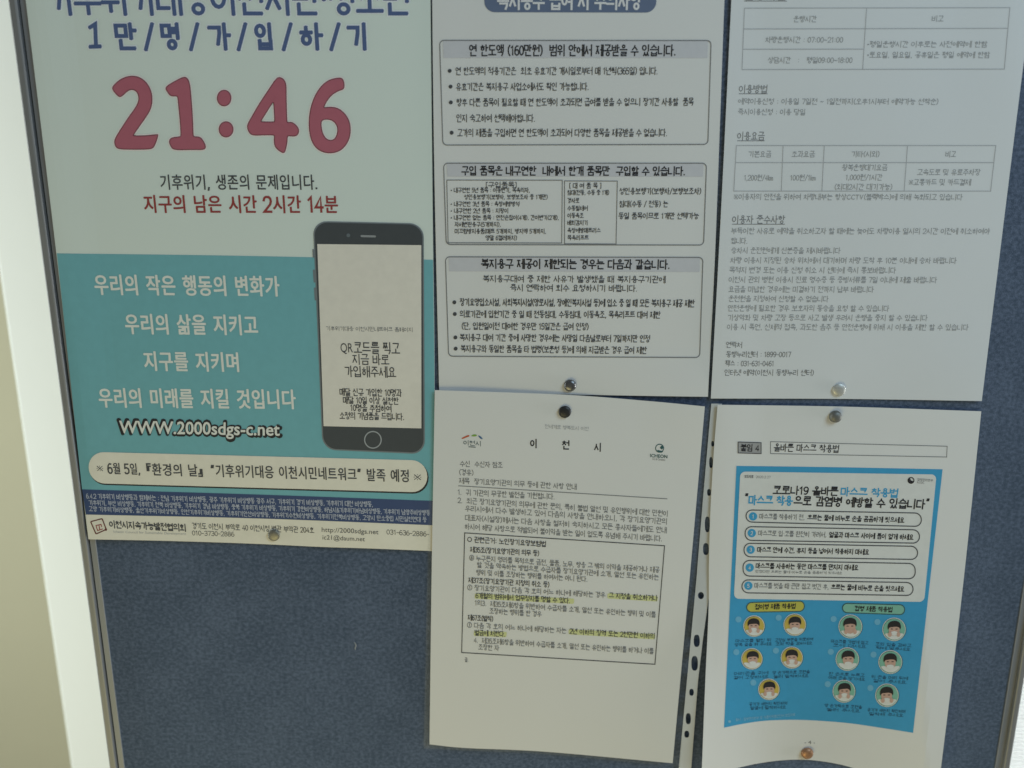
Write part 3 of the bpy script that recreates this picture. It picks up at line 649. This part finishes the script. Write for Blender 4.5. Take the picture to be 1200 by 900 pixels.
for b, x0, y0, x1, y1, h in (('복지용구대여 중 제한 사유가 발생했을 때 복지용구기관에', 566, 326.6, 780, 327.6, 8), ('즉시 연락하여 회수 요청하시기 바랍니다.', 598, 337.2, 747, 338, 8), ('장기요양입소시설, 사회복지시설(양로시설, 장애인복지시설 등)에 입소 중 일 때 모든 복지용구 제공 제한', 539, 354, 814, 355.6, 8.6),
    ('의료기관에 입원기간 중 일 때 전동침대, 수동침대, 이동욕조, 목욕리프트 대여 제한', 539, 368, 774, 369, 8.2), ('(단, 입원일이전 대여한 경우만 15일간은 급여 인정)', 541, 382, 690, 382.8, 8.2), ('복지용구 대여 기간 중에 사망한 경우에는 사망일 다음날로부터 7일까지만 인정', 539, 395.4, 762, 397, 8.2), ('복지용구와 동일한 품목을 타 법령(보훈청 등)에 의해 지급받은 경우 급여 제한', 540, 408.5, 758, 410.6, 8.2)):
    t.text(b, x0, y0, x1, y1, h, .006)
t.done()

# ================================================================== transport notice
def d_tr(x, y):
    return 0.0013 + 0.0006 * math.sin(x / 80) * math.sin(y / 100 + 0.5) + 0.0020 * sm(330, 470, y) * sm(1010, 1150, x) + 0.0012 * sm(900, 840, x) + 0.0018 * sm(1110, 1200, x) * sm(300, 0, y)
b0 = at(992, 468)
tr = empty('notice', (b0.x, -0.002, b0.z), 'white notice with two ruled tables and long rows of faint grey text', 'notice')
sheet('sheet', tr, [(859.5, -50), (1216, -50)], [(833, 467), (990, 467.5), (1150.5, 470)], [(859.5, -50), (845.4, 240), (833, 467)], [(1216, -50), (1198.7, 81), (1180, 230), (1150.5, 470)], d_tr, paper_mat('copy_paper_cool', (0.77, 0.785, 0.78), 0.6), 36, 50)
def pr(name, mat, level=1, parent=None): return Print(name, tr, d_tr, mat, level, parent)
t = pr('table_rules', K4, 1)
t.frame([(872.5, 9.6), (1183.5, 9), (1177, 81), (869.6, 81.6)], 0, .9).line((871.5, 34), (1181.2, 33.2)).line((870.5, 57.8), (1012.5, 57.6)).line((1015.6, 9.5), (1011, 81.4)); t.done()
t = pr('table_rules', K4, 1)
t.frame([(863, 170.6), (1167, 170.6), (1161, 224), (860, 224)], 0, .9).line((862, 190.6), (1164.8, 190.6)).line((917.8, 170.6), (915.6, 224)).line((966, 170.6), (963.2, 224)).line((1063.6, 170.6), (1059.6, 224)).done()
KT = ink('faint_grey_ink', (0.36, 0.37, 0.375)); KH = ink('soft_grey_ink', (0.24, 0.245, 0.25))
t = pr('section_heading_text', KH, 1)
t.text('운영시간', 872, -5, 922, -5, 10).line((872, 1.2), (922, 1.2), .8)
for b, x0, y, x1 in (('이용방법', 866, 104.3, 899.5), ('이용요금', 864, 159.4, 896), ('이용자 준수사항', 858, 257.2, 920)):
    t.text(b, x0, y, x1, y, 9.5); t.line((x0, y + 5.6), (x1, y + 5.6), .8)
t.done(True)
t = pr('table_text', KT, 1)
for b, x0, y, x1 in (('운행시간', 930, 22.3, 957), ('비고', 1092, 21.8, 1106), ('차량운행시간 : 07:00~21:00', 897, 46.6, 988), ('상담시간   :   평일09:00~18:00', 900, 70.5, 999), ('•평일운행시간 이후로는 사전예약에 한함', 1016, 51.8, 1157), ('•토요일, 일요일, 공휴일은 평일 예약에 한함', 1016, 64.3, 1160),
    ('기본요금', 877, 180.6, 904), ('초과요금', 928, 180.6, 955), ('기타(시외)', 998, 180.6, 1031), ('비고', 1108, 180.6, 1120.5), ('1,200원/4㎞', 872, 208.3, 906), ('100원/1㎞', 926, 208.3, 956), ('왕복운행대기요금', 987, 196.3, 1040), ('1,000원/1시간', 991, 207.8, 1034), ('(최대2시간 대기가능)', 978, 219, 1046), ('고속도로 및 유료주차장', 1075, 201.8, 1149), ('※교통카드 및 카드결제', 1065, 213.6, 1138)):
    t.text(b, x0, y, x1, y, 7.2, .004)
t.done(True)
t = pr('body_text', KT, 1)
for b, x0, y, x1 in (('예약이용신청 : 이용일 7일전 ~ 1일전까지(오후1시부터 예약가능 선착순)', 865, 118.7, 1100), ('즉시이용신청 : 이용 당일', 865, 131, 944), ('※이용자의 안전을 위하여 차량내부는 항상CCTV(블랙박스)에 의해 녹화되고 있습니다', 860, 230.6, 1128),
    ('부득이한 사유로 예약을 취소하고자 할 때에는 늦어도 차량이용 일시의 2시간 이전에 취소하여야', 857, 270.6, 1160), ('합니다.', 857, 282, 876), ('승차시 운전원에게 신분증을 제시바랍니다', 857, 293.4, 985), ('차량 이용시 지정된 승차 위치에서 대기하며 차량 도착 후 10분 이내에 승차 바랍니다', 856, 305, 1121), ('목적지 변경 또는 이용 신청 취소 시 센터에 즉시 통보바랍니다', 855, 316.4, 1050),
    ('이천시 관외 병원 이용시 진료 영수증 등 증빙서류를 7일 이내에 제출 바랍니다', 854, 327.7, 1098), ('요금을 미납한 경우에는 미결하기 전까지 납부 바랍니다', 854, 338.9, 1024), ('운전원을 지정하여 신청할 수 없습니다', 854, 350, 971), ('안전운행에 필요한 경우 보호자의 동승을 요청 할 수 있습니다', 853, 361.1, 1042), ('기상악화 및 차량 고장 등으로 사고 발생 우려시 운행을 중지 할 수 있습니다', 853, 372.2, 1087), ('이용 시 폭언, 신체적 접촉, 과도한 음주 등 안전운행에 위해 시 이용을 제한 할 수 있습니다', 852, 383.2, 1135)):
    t.text(b, x0, y, x1, y + .4, 7.2, .004)
t.done()
t = pr('contact_text', KH, 1)
for b, x0, y, x1 in (('연락처', 851, 404, 870), ('동행누리센터 : 1899-0017', 851, 415.2, 927), ('팩스 : 031-631-0461', 850, 425.9, 907), ('인터넷 예약(이천시 동행누리 센터)', 849, 436.6, 954)):
    t.text(b, x0, y, x1, y + .2, 7, .004)
t.done()

# ================================================================== city letter in a clear sleeve
def d_mb(x, y):
    e = 0.0036 + 0.0005 * math.sin(x / 60 + 2) * math.sin(y / 90)
    e += 0.0030 * sm(760, 895, y) * (0.35 + 0.65 * sm(650, 800, x)) + 0.0016 * sm(740, 830, x) * sm(560, 470, y)
    return e
b0 = at(646, 884)
mb = empty('notice', (b0.x, -0.004, b0.z), 'white city letter with yellow highlighted lines and a black ruled box below black pin', 'notice')
MB_T = [(509.6, 457.2), (660, 462.5), (760, 470), (826, 476.3)]; MB_B = [(503.3, 872.3), (545, 876.5), (640, 881), (788.3, 894.4)]
MB_L = [(509.6, 457.2), (506, 660), (503.3, 872.3)]; MB_R = [(826, 476.3), (808, 680), (788.3, 894.4)]
sheet('sheet', mb, MB_T, MB_B, MB_L, MB_R, d_mb, SW, 36, 48)
CLEAR = film('clear_film', (0.36, 0.40, 0.43), 0.945)
back = lambda x, y: d_mb(x, y) - 0.0005
sheet('sleeve_back', mb, [(506, 459), (660, 464.5), (760, 471.5), (832, 478)], [(496.5, 877), (545, 879.5), (640, 884), (797, 899)], [(506, 459), (501, 660), (496.5, 877)], [(832, 478), (815, 680), (797, 899)], back, CLEAR, 30, 40, 0.0001)
def pr(name, mat, level=1, parent=None): return Print(name, mb, d_mb, mat, level, parent)
t = pr('letterhead_text', K, 1)
t.text('이', 621.5, 519.6, 629.5, 519.8, 10, .03).text('천', 659, 521.3, 667.5, 521.5, 10, .03).text('시', 696.5, 524, 704.8, 524.3, 9.5, .03).done(True)
pr('motto_text', K4, 1).text('전세계로 행복도시 이천', 638.5, 499.6, 690, 502.6, 4.6, .01).done()
em = pr('city_emblem', ink('emblem_text', (0.12, 0.16, 0.17)), 1).text('이천시', 543, 518.7, 564, 520, 5.8, .02).line((549, 523.6), (557.5, 524.1), 1).done()
pr('red_sweep', ink('emblem_red', (0.60, 0.13, 0.05)), 1, em).poly([chaikin([(540, 513.8), (545, 511.2), (549.5, 509.4), (550.5, 511.4), (546, 512.8), (542.5, 514.6)])]).done()
pr('green_sweep', ink('emblem_green', (0.24, 0.42, 0.08)), 1, em).poly([chaikin([(551.5, 511), (555, 508.8), (559, 509.4), (558.5, 511.2), (555, 511.6)])]).done()
pr('blue_sweep', ink('emblem_blue', (0.05, 0.14, 0.30)), 1, em).poly([chaikin([(560, 509.8), (563.5, 511.4), (566.3, 514.8), (563.5, 514.6), (561, 512)])]).done()
DG = ink('logo_teal', (0.035, 0.12, 0.125))
em = pr('city_logo', DG, 1).ring(773, 525.3, 4.7, 1.0).poly([chaikin([(769.5, 527), (774.5, 528.3), (777.6, 528.5), (775.5, 530.8), (772, 530)], 1)]).poly([chaikin([(773, 524.5), (776, 521.5), (777.6, 524.5), (776, 526.8), (774.6, 526.2)], 1)]).done()
pr('logo_text', DG, 1, em).text('ICHEON', 762, 533.8, 782, 535.2, 3.8, .03).done()
pr('logo_caption', K3, 1, em).text('Art & Ceramics', 764.5, 537.7, 779.5, 538.8, 2.6).done()
t = pr('address_text', K3, 1)
t.text('수신  수신자 참조', 539, 543.3, 589, 545, 6.8, .01).text('(경유)', 538, 553.3, 555, 554, 7, .01).text('제목  장기요양기관의 의무 등에 관한 사항 안내', 538, 563.2, 676, 570.6, 6.8, .012).done()
pr('heading_rule', K3, 1).line((537, 569.3), (782, 584.6), .9).done()
t = pr('body_text', K3, 1)
for b, x0, y0, x1, y1 in (('1.  귀 기관의 무궁한 발전을 기원합니다.', 536.5, 576.7, 650, 582), ('2.  최근 장기요양기관의 의무에 관한 문의, 특히 불법 알선 및 유인행위에 대한 민원이', 536.5, 586.2, 783, 602), ('우리시에서 다수 발생하고 있어 다음의 사항을 안내하오니, 각 장기요양기관의', 545, 595.8, 782, 611.2), ('대표자(시설장)께서는 다음 사항을 철저히 숙지하시고 모든 종사자들에게도 안내', 545, 606.6, 781.5, 621.4), ('하시어 해당 사항으로 적발되어 불이익을 받는 일이 없도록 유념해 주시기 바랍니다.', 544.6, 617, 776, 631.2)):
    t.text(b, x0, y0, x1, y1, 7, .012)
t.done()
pr('closing_text', K3, 1).text('끝.', 544.6, 773.2, 549, 773.4, 5, .012).done()
pr('box_outline', K2, 1).frame([(544.5, 624.5), (778.8, 639.6), (767.5, 778.5), (541, 764.7)], 0, 1.1).done()
HL = ink('highlighter_yellow', (0.70, 0.73, 0.36))
for a, b, h in (((712, 697.6), (771, 701.2), 8), ((556.5, 697.8), (673, 704), 8), ((666.5, 739.6), (768, 745.6), 8), ((555.5, 741.5), (594, 743), 8)):
    pr('highlighter_mark', HL, 1).rows([(a[0], a[1] - h * .3), (b[0], b[1] - h * .3), (b[0] - .6, b[1] + h * .46), (a[0] - .3, a[1] + h * .46)], 1.5, 10).done()
t = pr('box_heading_text', K2, 2); u = pr('box_text', K3, 2)
for bold, b, x0, y0, x1, y1 in ((1, '○ 관련근거: 노인장기요양보험법', 547.7, 632, 640, 637.6), (1, '제35조(장기요양기관의 의무 등)', 551, 644, 632, 648.6), (0, '⑥ 누구든지 영리를 목적으로 금전, 물품, 노무, 향응 그 밖의 이익을 제공하거나 제공', 550, 653.6, 773, 668), (0, '할 것을 약속하는 방법으로 수급자를 장기요양기관에 소개, 알선 또는 유인하는', 559, 661.9, 772, 676.6), (0, '행위 및 이를 조장하는 행위를 하여서는 아니 된다.', 558, 670.8, 688.5, 678.8),
    (1, '제37조(장기요양기관 지정의 취소 등)', 549, 679.8, 644, 685.2), (0, '① 장기요양기관이 다음 각 호의 어느 하나에 해당하는 경우', 547.7, 688.4, 709.5, 697.4), (1, '그 지정을 취소하거나', 713.7, 697.6, 770.7, 701), (1, '6개월의 범위에서 업무정지를 명할 수 있다.', 557.4, 697.8, 668, 704), (0, '1의3.  제35조제6항을 위반하여 수급자를 소개, 알선 또는 유인하는 행위 및 이를', 556.4, 706.4, 768.5, 720.4), (0, '조장하는 행위를 한 경우', 573.5, 715.9, 634.7, 719.8),
    (1, '제67조(벌칙)', 548.3, 723.6, 578, 725.4), (0, '① 다음 각 호의 어느 하나에 해당하는 자는', 547.4, 732.3, 663.7, 739.2), (1, '2년 이하의 징역 또는 2천만원 이하의', 667.6, 739.5, 767.5, 745.5), (1, '벌금에 처한다.', 556.4, 741.4, 592, 743), (0, '4.  제35조제6항을 위반하여 수급자를 소개, 알선 또는 유인하는 행위를 하거나 이를', 555.4, 750.2, 766, 763.2), (0, '조장한 자', 560.6, 758.2, 584.8, 759.6)):
    (t if bold else u).text(b, x0, y0, x1, y1, 6.6, .016 if bold else .008)
t.done(True); u.done()

# ================================================================== mask notice in a punched sleeve
def d_br(x, y):
    e = 0.0020 + 0.0004 * math.sin(x / 45) * math.sin(y / 80)
    e += 0.011 * sm(640, 900, y) * min(1.2, ((x - 948) / 125) ** 2)
    e += 0.0014 * sm(900, 840, x)
    return e
b0 = at(962, 905)
br = empty('notice', (b0.x, -0.004, b0.z), 'curling white notice with bright blue mask guide, held in a sleeve with punched edge', 'notice')
BR_T = [(841, 474.3), (990, 476.6), (1150, 482)]; BR_B = [(822, 914), (862, 900.5), (905, 892.2), (945, 890.4), (985, 896), (1025, 907), (1100.5, 918)]
sheet('sheet', br, BR_T, BR_B, [(841, 474.3), (837.2, 520), (833.6, 577), (832, 614), (830.8, 660), (830.4, 715), (826.5, 800), (822, 914)], [(1150, 482), (1127, 700), (1100.5, 918)], d_br, SW, 44, 56)
def pr(name, mat, level=1, parent=None): return Print(name, br, d_br, mat, level, parent)
# punched binding strip of the sleeve, real holes
holes = [(835.2, 520, 1.7, 3.2), (833.2, 542, 2.1, 6.4), (830.9, 577, 2.2, 4), (828.9, 614.5, 2.9, 9.2), (827.2, 643.4, 3.3, 7.0), (821.4, 697.9, 3.5, 4.2), (816.5, 751, 3.5, 7.2), (814, 777.3, 3.8, 8.6), (810.4, 811.3, 2.6, 4), (806.6, 842.2, 3.0, 6.5), (804.8, 860.4, 2.8, 4)]
L_ = [(833.6, 472.6), (824, 582), (816, 680), (796.6, 887), (794, 915)]; R_ = [(846, 473.2), (842.5, 540), (838, 620), (832, 690), (824, 747), (818, 798), (810.7, 892), (809, 915)]
def edge_x(L, y):
    for a, b in zip(L, L[1:]):
        if y <= b[1]: return a[0] + (b[0] - a[0]) * (y - a[1]) / (b[1] - a[1])
    return L[-1][0]
def d_st(x, y): return 0.0014 + 0.0003 * math.sin(y / 40) + 0.0042 * sm(640, 760, y)
strip = Print('punched_strip', br, d_st, film('milky_film', (0.70, 0.72, 0.72), 0.08, 0.45), 0)
ys = [473] + [0.5 * (a[1] + b[1]) for a, b in zip(holes, holes[1:])] + [915]
for (cx, cy, rx, ry), ya, yb in zip(holes, ys, ys[1:]):
    # frame cell with a super-elliptic hole: polar ring between the hole and the cell's border
    N = 32; inner, outer = [], []
    for k in range(N):
        a = 2 * math.pi * k / N; c, s_ = math.cos(a), math.sin(a); e = 0.75 if ry > 1.4 * rx else 1.0
        inner.append((cx + rx * math.copysign(abs(c) ** e, c), cy + ry * math.copysign(abs(s_) ** e, s_)))
        m = max(abs(c), abs(s_)); u, v = c / m, s_ / m
        y = cy + (v * (yb - cy) if v > 0 else v * (cy - ya))
        xl, xr_ = edge_x(L_, y), edge_x(R_, y); x = 0.5 * (xl + xr_) + u * 0.5 * (xr_ - xl)
        outer.append((x, y))
    strip.add(inner + outer, [(k, (k + 1) % N, N + (k + 1) % N, N + k) for k in range(N)])
strip.done()
bd = pr('attachment_tag', ink('tag_grey', (0.40, 0.40, 0.40)), 1).rows([(865, 518), (892, 518.8), (892, 531.6), (865, 530.8)], 0, 5).done()
pr('tag_outline', K2, 2, bd).frame([(865, 518), (892, 518.8), (892, 531.6), (865, 530.8)], 0, .9).done()
pr('tag_text', K, 2, bd).text('붙임 4', 868, 524.4, 889.6, 525.2, 8, .02).done()
pr('title_outline', K3, 1).frame([(903, 517.6), (1110, 523), (1109.4, 535.6), (903, 531.6)], 0, .8).done()
pr('title_text', K, 1).text('올바른 마스크 착용법', 907, 524.3, 983.5, 526, 9, .006).done()
CY = ink('guide_blue', (0.057, 0.365, 0.64)); GW = ink('guide_white', (0.76, 0.77, 0.74))
g, fs = coons([(863, 546), (980, 547.6), (1104.6, 550)], [(848.5, 852.8), (872, 848), (900, 844.4), (940, 843.7), (990, 847), (1030, 852.5), (1070, 858.8)], [(863, 546), (848.5, 852.8)], [(1104.6, 550), (1070, 858.8)], 40, 44)
gb = pr('mask_guide_field', CY, 1).add(g, fs).done()
def gp(name, mat, level): return pr(name, mat, level, gb)
gp('white_panel', GW, 2).rows([(867.6, 552.6), (1097.5, 556), (1083, 705.4), (860, 701.6)], 6, 26).done()
gp('source_text', K3, 3).text('보도자료', 872.5, 558.3, 883, 558.6, 3.4, .04).text('2020.2.27', 886, 558.8, 903, 559.2, 3.2).text('질병관리본부', 1075, 561.8, 1093.5, 563.2, 3).text('KCDC', 1075, 565.2, 1083, 565.8, 2.6).done(True)
gp('emblem', K, 3).disc(1067.6, 563, 4.1, 3.6, 20, 250).ring(1067.6, 563, 3.4, 1.2).done()
t = gp('guide_title_text', K, 3)
t.text('코로나19 올바른', 906, 574.2, 982.5, 575.8, 10, .032).text('“', 873, 583.5, 877, 583.5, 12, .03).text('으로 감염병 예방할 수 있습니다', 930.5, 586.6, 1084, 591, 11, .032).text('”', 1085, 589.5, 1089, 589.5, 12, .03).done(True)
gp('guide_title_blue_text', CY, 3).text('마스크 착용법', 985.4, 576, 1052.8, 578, 10, .032).text('마스크 착용', 877.5, 586, 929, 587, 11, .032).done(True)
pills = [((874.3, 597.6), (1079.7, 601.3), (1079.7, 617), (874.3, 611.7)), ((873.2, 617.1), (1077.5, 621), (1077.5, 636.6), (873.2, 633.2)), ((871.9, 636.6), (1075.3, 640.3), (1075.3, 655.7), (871.9, 652.4)), ((870.8, 656.7), (1072.5, 660.4), (1072.5, 678.4), (870.8, 675)), ((869.5, 679.5), (1070, 682.7), (1070, 697.9), (869.5, 694.7))]
nums = [(882.5, 605.2), (881, 624.7), (879.7, 644.2), (878.6, 665.2), (877, 686.4)]
for k, q in enumerate(pills):
    po = gp('step_outline', K2, 3).frame(list(q), 7.5, 1.2).done()
    x, y = nums[k]
    gp('step_disc', CY, 3).disc(x, y, 4.9, n=20).done()
    gp('step_number', GW, 4).text(str(k + 1), x - 1.2, y, x + 1.2, y, 5, .02).done()
t = gp('step_text', K3, 3)
for b, x0, y0, x1, y1, h in (('마스크를 착용하기 전,', 890, 605, 943, 606.3, 6.4), ('마스크로 입·코를 완전히 가려서,', 888.6, 624.7, 968.7, 626.6, 6.4), ('마스크를 벗을 때 끈만 잡고 벗긴 후,', 884.2, 686, 971.3, 687.8, 6.4), ('만졌다면 흐르는 물에 비누로 손을 꼼꼼하게 씻으세요', 885.3, 669.6, 987, 671.6, 3.2)):
    t.text(b, x0, y0, x1, y1, h, .012)
t.done(True)
t = gp('step_bold_text', K, 3)
for b, x0, y0, x1, y1 in (('흐르는 물에 비누로 손을 꼼꼼하게 씻으세요', 946.4, 606.2, 1059.8, 609.6), ('얼굴과 마스크 사이에 틈이 없게 하세요', 971.8, 626.6, 1070.6, 629.6), ('마스크 안에 수건, 휴지 등을 넣어서 착용하지 마세요', 887.5, 644, 1018.6, 647), ('마스크를 사용하는 동안 마스크를 만지지 마세요', 885.8, 663, 1006, 665.2), ('흐르는 물에 비누로 손을 씻으세요', 974, 687.8, 1059.8, 690.4)):
    t.text(b, x0, y0, x1, y1, 6.4, .03)
t.done(True)
YEL = ink('guide_yellow', (0.62, 0.47, 0.10)); GRN = ink('guide_green', (0.24, 0.52, 0.40)); HAIR = ink('drawn_hair', (0.028, 0.026, 0.028)); SKIN = ink('drawn_skin', (0.62, 0.40, 0.32))
YPILL = ink('pill_yellow', (0.55, 0.52, 0.10)); EDGE = ink('guide_edge', (0.05, 0.13, 0.14))
for q, m, b, x0, y0, x1, y1 in (([(874.5, 705.6), (943.4, 703.8), (943, 717), (874.5, 718)], YPILL, '접이형 제품 착용법', 885, 711.2, 932.5, 710.2), ([(986.8, 706.4), (1060.8, 708.2), (1060.6, 721), (986.6, 718.4)], GRN, '컵형 제품 착용법', 1001.8, 712.9, 1046, 714.4)):
    gp('kind_pill_edge', EDGE, 2).rows(q, 7, 8).done()
    i = [(q[0][0] + 1.2, q[0][1] + 1.2), (q[1][0] - 1.2, q[1][1] + 1.2), (q[2][0] - 1.2, q[2][1] - 1.2), (q[3][0] + 1.2, q[3][1] - 1.2)]
    gp('kind_pill', m, 3).rows(i, 6, 8).done()
    gp('kind_text', K, 4).text(b, x0, y0, x1, y1, 6, .03).done()
ic = [(883.9, 733.9, 13, YEL), (931.6, 732.3, 13.6, YEL), (881.4, 772.3, 13, YEL), (928.2, 770.8, 13.4, YEL), (901.3, 808, 13, YEL), (996.8, 734.3, 14.4, GRN), (1048, 737.7, 14.2, GRN), (993.3, 772.6, 14.2, GRN), (1043.6, 776, 14.4, GRN), (989.3, 810.3, 13.8, GRN), (1039.7, 815, 14.2, GRN)]
caps = [('마스크를 펼친 뒤', '양쪽 끝을 펴 주세요'), ('고정심 부분을 위로하여', '코와 턱을 감싸세요'), ('머리끈을 귀에', '걸어 고정하세요'), ('양 손가락으로 코편을', '눌러 밀착하세요'), ('공기가 새는지 확인하며', '얼굴에 밀착하세요'), ('마스크를 가볍게 잡고', '코에 대세요'), ('코와 입을 감싸고', '턱에 맞추세요'), ('한 손으로 누르고', '아래 끈을 당기세요'), ('위 끈을 머리 뒤에', '걸어 주세요'), ('양 손가락으로 코편을', '눌러 주세요'), ('공기가 새는지 확인하며', '밀착해 주세요')]
NUMB = ink('number_blue', (0.17, 0.47, 0.68)); CAPN = ink('caption_navy', (0.025, 0.10, 0.18))
for k, (x, y, r, m) in enumerate(ic):
    po = pr('mask_pictogram', EDGE, 2, None).disc(x, y, r, r * 0.97).done()
    def ip(name, mat, level): return pr(name, mat, level, po)
    ip('rim', GW, 3).ring(x - .3, y - .2, r - .9, .8).done()
    ip('disc', m, 3).disc(x, y, r - 1.4, (r - 1.4) * .97).done()
    s = r / 13.5; tilt = ((k * 37) % 5 - 2) * 0.35
    ip('shirt', GW, 4).poly([chaikin([(x - 11 * s, y + 4.6 * s), (x - 6 * s, y + 4.0 * s), (x, y + 6.4 * s), (x + 6 * s, y + 4.0 * s), (x + 11 * s, y + 4.6 * s), (x + 8.4 * s, y + 8 * s), (x + 3.4 * s, y + 11.2 * s), (x - 3.4 * s, y + 11.2 * s), (x - 8.4 * s, y + 8 * s)], 2)]).done()
    ip('face', SKIN, 5).disc(x + tilt, y + .6 * s, 6.1 * s, 6.6 * s, n=24).done()
    hr = [(x - 7 * s, y + .8 * s), (x - 7.6 * s, y - 4 * s), (x - 5.4 * s, y - 8.4 * s), (x, y - 10 * s), (x + 5.6 * s, y - 8.6 * s), (x + 7.6 * s, y - 4.4 * s), (x + 7 * s, y + .6 * s), (x + 5.6 * s, y - 2.4 * s), (x + 2 * s, y - 3.2 * s), (x - 2.5 * s, y - 2.6 * s), (x - 5.6 * s, y - 2.2 * s)]
    ip('hair', HAIR, 6).poly([chaikin([(a + tilt, b) for a, b in hr], 2)]).done()
    ip('eyes', HAIR, 6).line((x - 3.8 * s + tilt, y - .6), (x - 1.4 * s + tilt, y - .5), .9).line((x + 1.4 * s + tilt, y - .5), (x + 3.8 * s + tilt, y - .6), .9).done()
    mk = [(x - 4.3 * s, y + 2.8 * s), (x, y + 1.6 * s), (x + 4.3 * s, y + 2.8 * s), (x + 3.6 * s, y + 5.8 * s), (x, y + 7.4 * s), (x - 3.6 * s, y + 5.8 * s)]
    mo = [1, 0, 0, 1, 1, 2, 1, 0, 0, 1, 1][k]
    ip('mask', GW if mo != 2 else SKIN, 6).poly([chaikin([(a + tilt, b + (.8 if k % 3 else 0)) for a, b in mk], 2)]).done()
    if mo: ip('hand', SKIN, 7).disc(x - 4.8 * s, y + 5.4 * s, 2 * s, 2.8 * s, n=14).disc(x + 4.8 * s, y + 5.4 * s, 2 * s, 2.8 * s, n=14).done()
    ip('number_disc', NUMB, 2).disc(x - r - 5.5, y - r * .62, 3.6, n=16).done(); cap = ip('caption_text', CAPN, 2)
    sl = 0.05 if x > 960 else -0.03
    for j, c in enumerate(caps[k]):
        w = 17 + 0.9 * len(c) * .5; yy = y + r + 3.6 + 4.6 * j
        cap.text(c, x - w - 1, yy - sl * w, x + w - 1, yy + sl * w, 3.7, .02)
    cap.done()
gp('foot_note_text', ink('note_pale', (0.24, 0.52, 0.70)), 2).disc(855, 845.5, 1.6, n=12).text('출처 : 질병관리본부 및 식품의약품안전처 보도자료', 862, 843.6, 932, 837.3, 3.4, .01).done()
pr('page_number', K3, 1).text('- 4 -', 943, 869.8, 955, 870, 4, .01).done()

# ================================================================== push pins
def pin(px, py, r_px, depth, mat, label, lift=0.0022, tilt=(0, 0)):
    c = at(px, py, depth); R = r_px * (DIST - depth) / (((450 - py) / F) * SN + CS) / F
    o = empty('push_pin', c, label, 'push pin', 'round push pins holding the sheets')
    prof = [(0.0, 0.0), (R * .86, 0.0), (R * .98, 0.0004), (R, 0.0008), (R * .97, 0.0012), (R * .86, lift * .72), (R * .62, lift * .92), (R * .3, lift), (0.0, lift * 1.01)]
    N = 32; vs = []; fs = []
    for r, h in prof:
        for k in range(N):
            a = 2 * math.pi * k / N
            vs.append(c + Vector((r * math.cos(a), -h - (r * math.cos(a) * tilt[0] + r * math.sin(a) * tilt[1]), r * math.sin(a))))
    for j in range(len(prof) - 1):
        for k in range(N): fs.append((j * N + k, (j + 1) * N + k, (j + 1) * N + (k + 1) % N, j * N + (k + 1) % N))
    me = mesh_obj('head', vs, fs, mat, o, smooth=True)
    vs = []; fs = []
    for r, h in ((0.0006, 0.0), (0.0006, -0.006), (0.0001, -0.0085)):
        for k in range(8): vs.append(c + Vector((r * math.cos(k * math.pi / 4), -h, r * math.sin(k * math.pi / 4))))
    for j in range(2):
        for k in range(8): fs.append((j * 8 + k, (j + 1) * 8 + k, (j + 1) * 8 + (k + 1) % 8, j * 8 + (k + 1) % 8))
    mesh_obj('needle', vs, fs, STEEL, o)
STEEL = metal('steel', (0.5, 0.5, 0.5), 0.3, 1.0, False)
top = lambda d, x, y: d(x, y) + 0.0003
pin(321, 627, 7.0, top(d_poster, 321, 627), metal('dull_olive_metal', (0.30, 0.29, 0.24), 0.45, 0.7, False), 'dull olive grey push pin through the footer of the teal poster', 0.0020)
pin(668, 451.5, 7.3, top(d_mt, 668, 452), metal('dark_nickel', (0.20, 0.20, 0.20), 0.3, 0.85, False), 'dark nickel push pin at the foot of the notice with three text boxes', 0.0028)
pin(661.8, 482.4, 7.4, top(d_mb, 661, 482), metal('black_enamel', (0.03, 0.03, 0.03), 0.4, 0.2, False), 'black push pin at the top of the letter with highlighted lines', 0.0024)
pin(983, 456.6, 7.6, top(d_tr, 983, 457), metal('pale_pewter', (0.62, 0.62, 0.57), 0.42, 0.55, False), 'pale silvery push pin at the foot of the faint grey table notice', 0.0020)
pin(978.5, 487.8, 7.4, top(d_br, 978, 488), metal('grey_pewter', (0.22, 0.22, 0.20), 0.5, 0.6, False), 'dark pewter push pin standing proud at the top of the blue mask notice', 0.0042)
pin(945.5, 882, 7.2, top(d_br, 945, 882), metal('copper', (0.50, 0.27, 0.15), 0.42, 0.55, False), 'copper coloured push pin at the foot of the blue mask notice', 0.0034)

# ------------------------------------------------------------------ lint caught on the felt
lv, lf = [], []
lp = [(415.0, 753.0), (416.8, 754.6), (417.3, 757.0), (416.0, 759.2), (416.4, 761.2)]
for i, (x, y) in enumerate(lp):
    c = at(x, y, 0.0008 + 0.0004 * (i % 2))
    for k in range(5): lv.append(c + Vector((0.00028 * math.cos(k * 1.2566), 0.00028 * math.sin(k * 1.2566), 0.0001 * (k % 2))))
for i in range(len(lp) - 1):
    for k in range(5): lf.append((i * 5 + k, (i + 1) * 5 + k, (i + 1) * 5 + (k + 1) % 5, i * 5 + (k + 1) % 5))
lint = mesh_obj('lint_thread', lv, lf, ink('lint_white', (0.5, 0.5, 0.46), 0.9))
tag(lint, 'tiny pale lint thread caught on the bare felt below the poster', 'thread')
